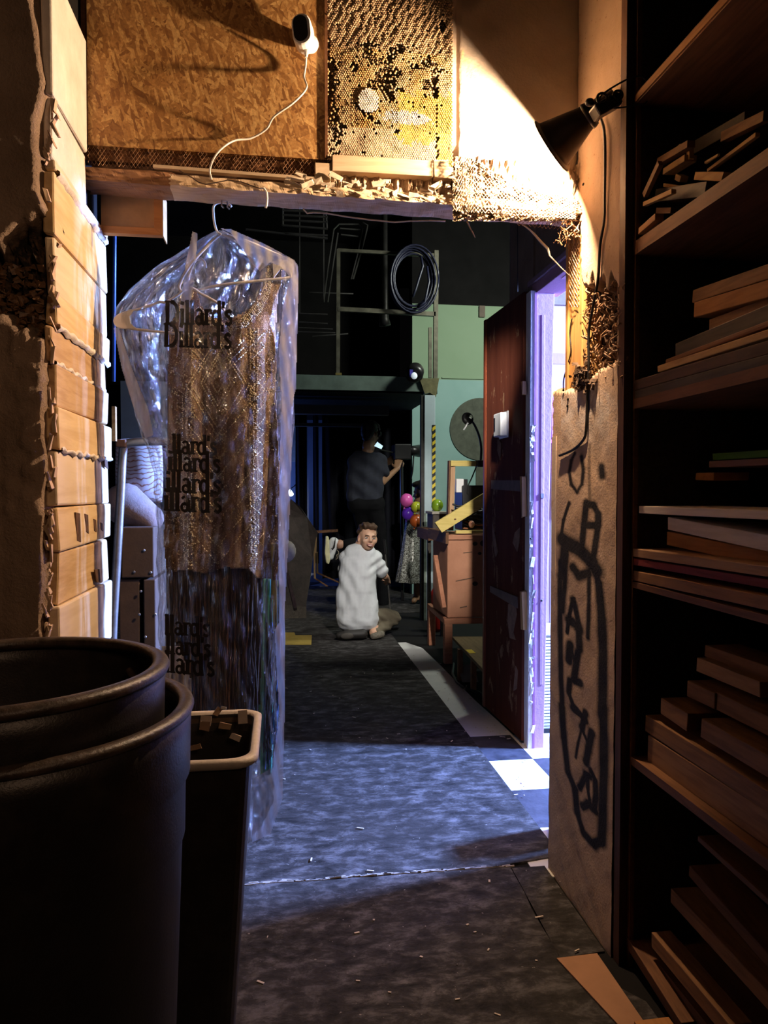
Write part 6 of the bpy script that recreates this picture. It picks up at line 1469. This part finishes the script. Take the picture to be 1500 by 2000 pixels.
remeshed(hairgeo(hc_, RH, hk), 'hair', HAIR, boy, TB, .007, 2, lambda p: .003*math.sin(p.x*160+p.z*60)+.003*math.sin(p.z*130-p.x*70))
# shirt
mb = MB()
SY = .03
for (y0, y1, cx_, hw_, dp) in ((1086, 1104, 698, 34, .095), (1104, 1130, 694, 36, .11), (1130, 1160, 692, 37, .115), (1160, 1190, 691, 40, .12), (1190, 1216, 693, 44, .125)):
    for f_ in (-.5, -.25, 0, .25, .5):
        mb.cap(BP(cx_-2+f_*hw_*.8, y0, SY-.01), BP(cx_-2+f_*hw_*.84, y1, SY-.015), dp*(.95-.3*abs(f_)), dp*(.98-.3*abs(f_)), 16)
mb.cap(BP(670, 1096, .04), BP(724, 1096, .05), .068, .070)
mb.cap(BP(690, 1080, .03), BP(705, 1081, .03), .060, .058)
mb.cap(BP(722, 1098, .05), BP(735, 1118, .09), .068, .064, 16); mb.cap(BP(735, 1118, .09), BP(738, 1124, .11), .066, .060)
mb.cap(BP(672, 1098, .05), BP(665, 1120, .11), .066, .058, 16)
mb.cap(BP(716, 1212, .05), BP(731, 1210, .09), .085, .055, 14)
mb.cap(BP(672, 1214, -.02), BP(712, 1217, -.02), .080, .072, 14)
def shirtfold(p):
    x, z = p.x, p.z; f = 0
    f += .007*math.sin((x*.95+z*.62)*60+1.2*math.sin(z*9))*max(0, 1-abs(z-.42)/.26)*max(0, min(1, (-x+.03)/.10))
    f += .006*math.sin((x*1.0-z*.30)*58)*max(0, 1-abs(z-.30)/.25)
    f += .007*math.sin((x*.7-z)*75)*max(0, min(1, (x-.02)/.06))*max(0, 1-abs(z-.58)/.14)
    f += .004*math.sin((x+z*1.3)*40)*max(0, 1-abs(z-.12)/.1)
    return f
SHIRT = plain('white_cotton', (.62, .64, .66), .85, 0, .04, 40, .15)
remeshed(mb, 'tshirt', SHIRT, boy, TB, .007, 5, shirtfold)
part(MB().tube([TB @ (BP(693+17*math.cos(a)*1.0, 1073, .03)+Vector((0, .06*math.sin(a), .012*math.sin(a)))) for a in np.linspace(0, 2*math.pi, 24)], .007, 8), 'collar', SHIRT, boy, smooth=True)
PANT = plain('olive_trousers', (.14, .115, .075), .85, 0, .15, 20, .3)
mb = MB(); mb.cap(BP(720, 1212, .04), knR, .078, .070); mb.cap(knR+Vector((0, 0, -.01)), BP(730, 1240, -.02), .058, .046); mb.cap(hipL, knL, .07, .064); mb.cap(knL+Vector((0, 0, -.02)), BP(684, 1238, -.02), .055, .044); mb.cap(BP(686, 1212, 0), BP(712, 1212, 0), .075, .075)
remeshed(mb, 'trousers', PANT, boy, TB, .008, 4, lambda p: .005*math.sin(p.x*70+p.z*90))
SHOE = plain('dark_sneaker', (.018, .015, .013), .6); SOLE = plain('worn_sole', (.05, .042, .034), .7)
mb = MB(); mb.cap(BP(702, 1240, -.10), BP(668, 1241, -.12), .040, .036); mb.cap(BP(668, 1241, -.12), BP(656, 1242, -.12), .036, .028); remeshed(mb, 'shoe', SHOE, boy, TB, .006, 3)
mb = MB(); mb.cap(BP(700, 1240, -.142), BP(662, 1242, -.152), .022, .020); part(MB().ell(TB @ BP(672, 1242, -.150), (.055, .012, .026), None, 16, 8), 'sole', SOLE, boy, smooth=True)
mb = MB(); mb.cap(BP(738, 1243, -.06), BP(722, 1245, -.10), .030, .026); remeshed(mb, 'shoe', plain('grey_sneaker', (.14, .12, .09), .7, 0, .4, 80, .4), boy, TB, .006, 3)
rodT = TB @ Vector(BP(752, 1145, .40)); rodB = TB @ Vector(BP(757, 1200, .42)); 
rod = thing('light_stand', 'thin silver stand leg gripped by the kneeling person', 'stand', None, tuple((rodB.x, rodB.y, .008)))
part(MB().tube([(rodB.x+.02, rodB.y, .01), tuple(rodB), tuple(rodT), tuple(rodT+(rodT-rodB)*.9)], .006, 8), 'rod', STEEL, rod)
part(MB().tube([tuple(rodT+(rodT-rodB)*.9), tuple(rodT+(rodT-rodB)*1.45)], .014, 8), 'upper_tube', BLACK, rod)
part(MB().b2((rodB.x-.03, rodB.y-.05, 0.008), (rodB.x+.07, rodB.y+.05, .02)), 'base', BLACK, rod)
# --- camera operator ---
CX, CY = onY(722, 1000, 7.7).x, 7.7; kk = 7.7/1450*1.01
def CPt(px, py, dy=0): return Vector(((px-722)*kk, dy, H+(960-py)*kk))
man = thing('person', 'person in a dark navy t-shirt operating a camera, seen from behind', 'person', None, (CX, CY, .006))
TC = Matrix.Translation((CX, CY, .006)) @ Matrix.Rotation(math.radians(-8), 4, 'Z')
SK2 = skinmat('olive_skin', (.28, .15, .08))
mb = MB(); h2_ = CPt(724, 849, .03); R2 = Matrix.Rotation(math.radians(145), 3, 'Z') @ Matrix.Rotation(math.radians(8), 3, 'X')
headgeo(mb, h2_, R2, 1.0); mb.cap(CPt(718, 885, .0), CPt(723, 866, .02), .066, .056)
mb.cap(CPt(715, 912, 0), CPt(716, 975, 0), .075, .08); mb.cap(CPt(698, 905, 0), CPt(736, 905, .02), .05, .05)
S1 = CPt(743, 902, .02); E1 = CPt(747, 942, .0); W1 = CPt(776, 916, .18); mb.cap(S1, E1, .052, .042); mb.cap(E1, W1, .040, .026); hand(mb, W1, (.15, .5, 1), (-1, .2, 0), (.3, -1, .3), 1.05, .5)
S2 = CPt(692, 905, .02); E2 = CPt(690, 940, .12); W2 = CPt(752, 905, .38); mb.cap(S2, E2, .052, .042); mb.cap(E2, W2, .040, .026); hand(mb, W2, (.8, .4, .5), (0, 0, 1), (-.3, -1, 0), 1.0, .5)
hR = CPt(730, 985, .0); kR = CPt(745, 1085, .10); aR = CPt(748, 1180, .05); mb.cap(hR, kR, .095, .065); mb.cap(kR, aR, .062, .042)
hL = CPt(704, 985, .0); kL = CPt(716, 1062, .16); aL = CPt(668, 1064, .0); mb.cap(hL, kL, .095, .065); mb.cap(kL, aL, .060, .040)
mb.cap(aR, CPt(752, 1186, .15), .045, .035)
remeshed(mb, 'body', SK2, man, TC, .009, 3)
HD = plain('black_hair', (.012, .009, .008), .6, 0, .3, 60, .4)
remeshed(hairgeo(h2_, R2, 1.02), 'hair', HD, man, TC, .009, 2)
NAVY = plain('navy_cotton', (.010, .012, .022), .9, 0, .35, 25, .2)
mb = MB()
for (y0, y1, cx_, hw_, dp) in ((902, 920, 716, 30, .115), (920, 945, 714, 29, .12), (945, 975, 713, 28, .12)):
    for f_ in (-.6, -.3, 0, .3, .6): mb.cap(CPt(cx_+f_*hw_, y0, 0), CPt(cx_+f_*hw_, y1, 0), dp*(1-.25*abs(f_)), dp*(1-.25*abs(f_)), 16)
mb.cap(CPt(700, 896, 0), CPt(738, 898, .02), .075, .07); mb.cap(S1, CPt(748, 922, .01), .075, .070); mb.cap(S2, CPt(690, 925, .06), .072, .066)
remeshed(mb, 'tshirt', NAVY, man, TC, .009, 4, lambda p: .007*math.sin(p.x*26+p.z*34))
mb = MB(); mb.cap(hR, kR, .105, .078); mb.cap(kR, aR, .074, .060); mb.cap(hL, kL, .105, .078); mb.cap(kL, aL+Vector((.05, 0, 0)), .074, .055); mb.cap(CPt(700, 985, 0), CPt(730, 985, 0), .12, .12)
remeshed(mb, 'trousers', BLACKC, man, TC, .011, 4)
# white sneaker on the trailing foot, toe down, sole outwards
shoe = MB(); ank = CPt(664, 1062, -.02)
def SP(px, py, dy=0): return CPt(px, py, dy-.02)
shoe.cap(SP(652, 1058), SP(656, 1060), .045, .042); shoe.cap(SP(649, 1060), SP(646, 1088), .040, .034); shoe.cap(SP(655, 1062), SP(647, 1085), .042, .032)
remeshed(shoe, 'sneaker', plain('white_leather', (.66, .66, .68), .45, 0, .05, 40, 0), man, TC, .006, 3)
mb = MB(); ps_ = [TC @ SP(x, y, 0) for x, y in ((636, 1048), (642, 1048), (644, 1070), (645, 1094), (642, 1103), (637, 1100), (634, 1080))]
mb.prism([(q_.x, q_.z) for q_ in ps_], 'y', ps_[0].y-.045, ps_[0].y+.045); so_ = part(mb, 'sneaker_sole', plain('cream_sole', (.62, .58, .34), .6), man, bevel=.012)
mb = MB(); sw = [TC @ SP(x, y, -.052) for x, y in ((656, 1051), (655, 1060), (653, 1069), (650, 1073), (648, 1070))]; mb.tube(sw, [.003, .006, .010, .009, .003], 8); part(mb, 'side_mark', BLACK, man)
mb = MB(); mb.tube([TC @ SP(x, y, -.02) for x, y in ((656, 1072), (662, 1078), (660, 1090), (656, 1094), (658, 1084), (664, 1080), (664, 1092))], .003, 6); part(mb, 'laces', plain('tan_laces', (.35, .28, .2)), man, smooth=True)
part(MB().ell(TC @ SP(664, 1064), (.045, .045, .050), None, 14, 10), 'ankle', skinmat('ankle_skin', (.48, .26, .18)), man, smooth=True)
part(MB().tube([TC @ (CPt(724+18*math.cos(a), 845-22*math.sin(a), .03)) for a in np.linspace(.1, math.pi-.1, 14)], .008, 8), 'headphone_band', plain('grey_band', (.25, .24, .22), .5), man, smooth=True)
part(MB().ell(TC @ CPt(741, 849, .03), (.02, .035, .035)), 'headphone_cup', BLACK, man, smooth=True)
stl = thing('kneeling_stool', 'black stool under the camera operator knee', 'stool', None, tuple(TC @ CPt(706, 1180, .1)))
b0 = TC @ CPt(706, 1078, .12); part(MB().b2((b0.x-.17, b0.y-.14, b0.z-.03), (b0.x+.16, b0.y+.14, b0.z+.02)), 'seat', BLACK, stl, bevel=.01)
for sx in (-.14, .13):
    for sy in (-.11, .11): part(MB().b2((b0.x+sx-.015, b0.y+sy-.015, .006), (b0.x+sx+.015, b0.y+sy+.015, b0.z-.03)), 'leg', BLACK, stl)
rig = thing('video_camera', 'black video camera rig with a glowing monitor held up in the dark', 'camera', None, tuple(onY(775, 885, 8.0)))
part(MB().b2((onY(768, 900, 8).x, 7.9, onY(768, 898, 8).z), (onY(800, 900, 8).x, 8.15, onY(768, 868, 8).z)), 'camera_body', BLACK, rig, bevel=.01)
part(MB().lathe([(.001, 0), (.05, 0), (.055, .06), (.07, .14), (.06, .14), (.001, .10)], onY(798, 880, 8.0), (1, .5, 0), 20), 'lens', BLACK, rig, smooth=True)
q4_ = [onY(x, y, 7.62) for x, y in ((737, 863), (748, 871), (745, 877), (731, 871))]; mb = MB(); mb.add(q4_+[p_+Vector((0, .012, 0)) for p_ in q4_], [(0, 1, 2, 3), (7, 6, 5, 4), (0, 4, 5, 1), (1, 5, 6, 2), (2, 6, 7, 3), (3, 7, 4, 0)])
part(mb, 'monitor_screen', emit('monitor_glow', (.55, .80, .95), 1.1), rig)
part(MB().tube([tuple(onY(742, 878, 7.64)), tuple(onY(768, 884, 7.95))], .008, 6), 'monitor_arm', DSTEEL, rig)
part(MB().tube([tuple(onY(784, 900, 8.0)), tuple(onY(786, 1180, 8.0))], .018, 8), 'tripod_column', BLACK, rig)
part(MB().tube([onY(x, y, 8.0) for x, y in ((803, 875), (808, 890), (806, 920), (803, 935))], .008, 6), 'hanging_cable', BLACK, rig, smooth=True)
part(MB().tube([onY(x, y, 7.95) for x, y in ((786, 912), (788, 905), (784, 896))], .010, 6), 'focus_handle', plain('handle_tan', (.3, .2, .13)), rig, smooth=True)
# --- child in sparkling dress behind the balloons ---
GXp, GY = onY(815, 1000, 7.8).x, 7.8; gk = 7.8/1450*1.01
def GP(px, py, dy=0): return Vector(((px-815)*gk, dy, H+(960-py)*gk))
girl = thing('person', 'dark-haired person in a sparkling pale dress behind the balloons', 'person', None, (GXp, GY, .006))
TG = Matrix.Translation((GXp, GY, .006)) @ Matrix.Rotation(math.radians(-9), 4, 'Z')
mb = MB(); h3 = GP(824, 962, 0); R3 = Matrix.Rotation(math.radians(-110), 3, 'Z') @ Matrix.Rotation(math.radians(14), 3, 'X')
headgeo(mb, h3, R3, .95); mb.cap(GP(822, 985, 0), GP(820, 1030, 0), .085, .085); mb.cap(GP(818, 1090, 0), GP(814, 1168, 0), .05, .035); mb.cap(GP(828, 1090, 0), GP(826, 1168, .03), .05, .035)
mb.cap(GP(814, 990, 0), GP(803, 1010, -.10), .036, .030); mb.cap(GP(803, 1010, -.1), GP(800, 992, -.25), .029, .022); hand(mb, GP(800, 992, -.25), (0, -.6, 1), (1, 0, 0), (-.4, 1, .3), .85, .8)
mb.cap(GP(832, 990, 0), GP(836, 1012, -.08), .036, .030); mb.cap(GP(836, 1012, -.08), GP(826, 1000, -.24), .029, .022); hand(mb, GP(826, 1000, -.24), (-.4, -.6, .8), (0, 1, 0), (.8, 0, .4), .85, .8)
mb.cap(GP(814, 1168, 0), GP(808, 1175, -.08), .032, .028); mb.cap(GP(826, 1168, .03), GP(823, 1174, -.07), .032, .028)
remeshed(mb, 'body', SK2, girl, TG, .009, 3)
hg = hairgeo(h3, R3, 1.0); P_ = lambda x, y, z: Vector(h3)+R3 @ Vector((x, y, z)); hg.cap(P_(0, .06, 0), P_(0, .08, -.14), .06, .05); remeshed(hg, 'hair', HD, girl, TG, .009, 2)
SQ, nt, b, o_ = newmat('sequin_cloth'); v = coords(nt); vo = N(nt, 'TexVoronoi'); vo.inputs['Scale'].default_value = 130; nt.links.new(v, vo.inputs['Vector']); se = N(nt, 'SeparateColor'); nt.links.new(vo.outputs['Color'], se.inputs[0])
nt.links.new(ramp(nt, se.outputs[0], [(.25, (.10, .09, .07)), (.6, (.40, .40, .36)), (.9, (.72, .72, .66))]), b.inputs['Base Color']); b.inputs['Metallic'].default_value = .3; b.inputs['Roughness'].default_value = .4; bump(nt, b, se.outputs[1], .8, .006)
prof_ = [(.095, 985), (.105, 1000), (.11, 1020), (.12, 1040), (.145, 1075), (.175, 1110), (.20, 1138), (.195, 1139), (.11, 1040), (.09, 985)]
vs = []; fs = []; n = 60; cx0 = TG @ GP(815, 1000, 0)
for r_, y in prof_:
    z = H+(960-y)*gk+.006
    for i in range(n): a = 2*math.pi*i/n; rr2 = r_*(1+.10*math.sin(a*9)*max(0, (y-1000)/140)); vs.append((cx0.x-.02+(1000-y)*.00035*0+rr2*math.cos(a), cx0.y+rr2*.8*math.sin(a), z))
for j in range(len(prof_)-1):
    for i in range(n): fs.append((j*n+i, j*n+(i+1) % n, (j+1)*n+(i+1) % n, (j+1)*n+i))
part(MB().add(vs, fs), 'dress', SQ, girl, smooth=True)
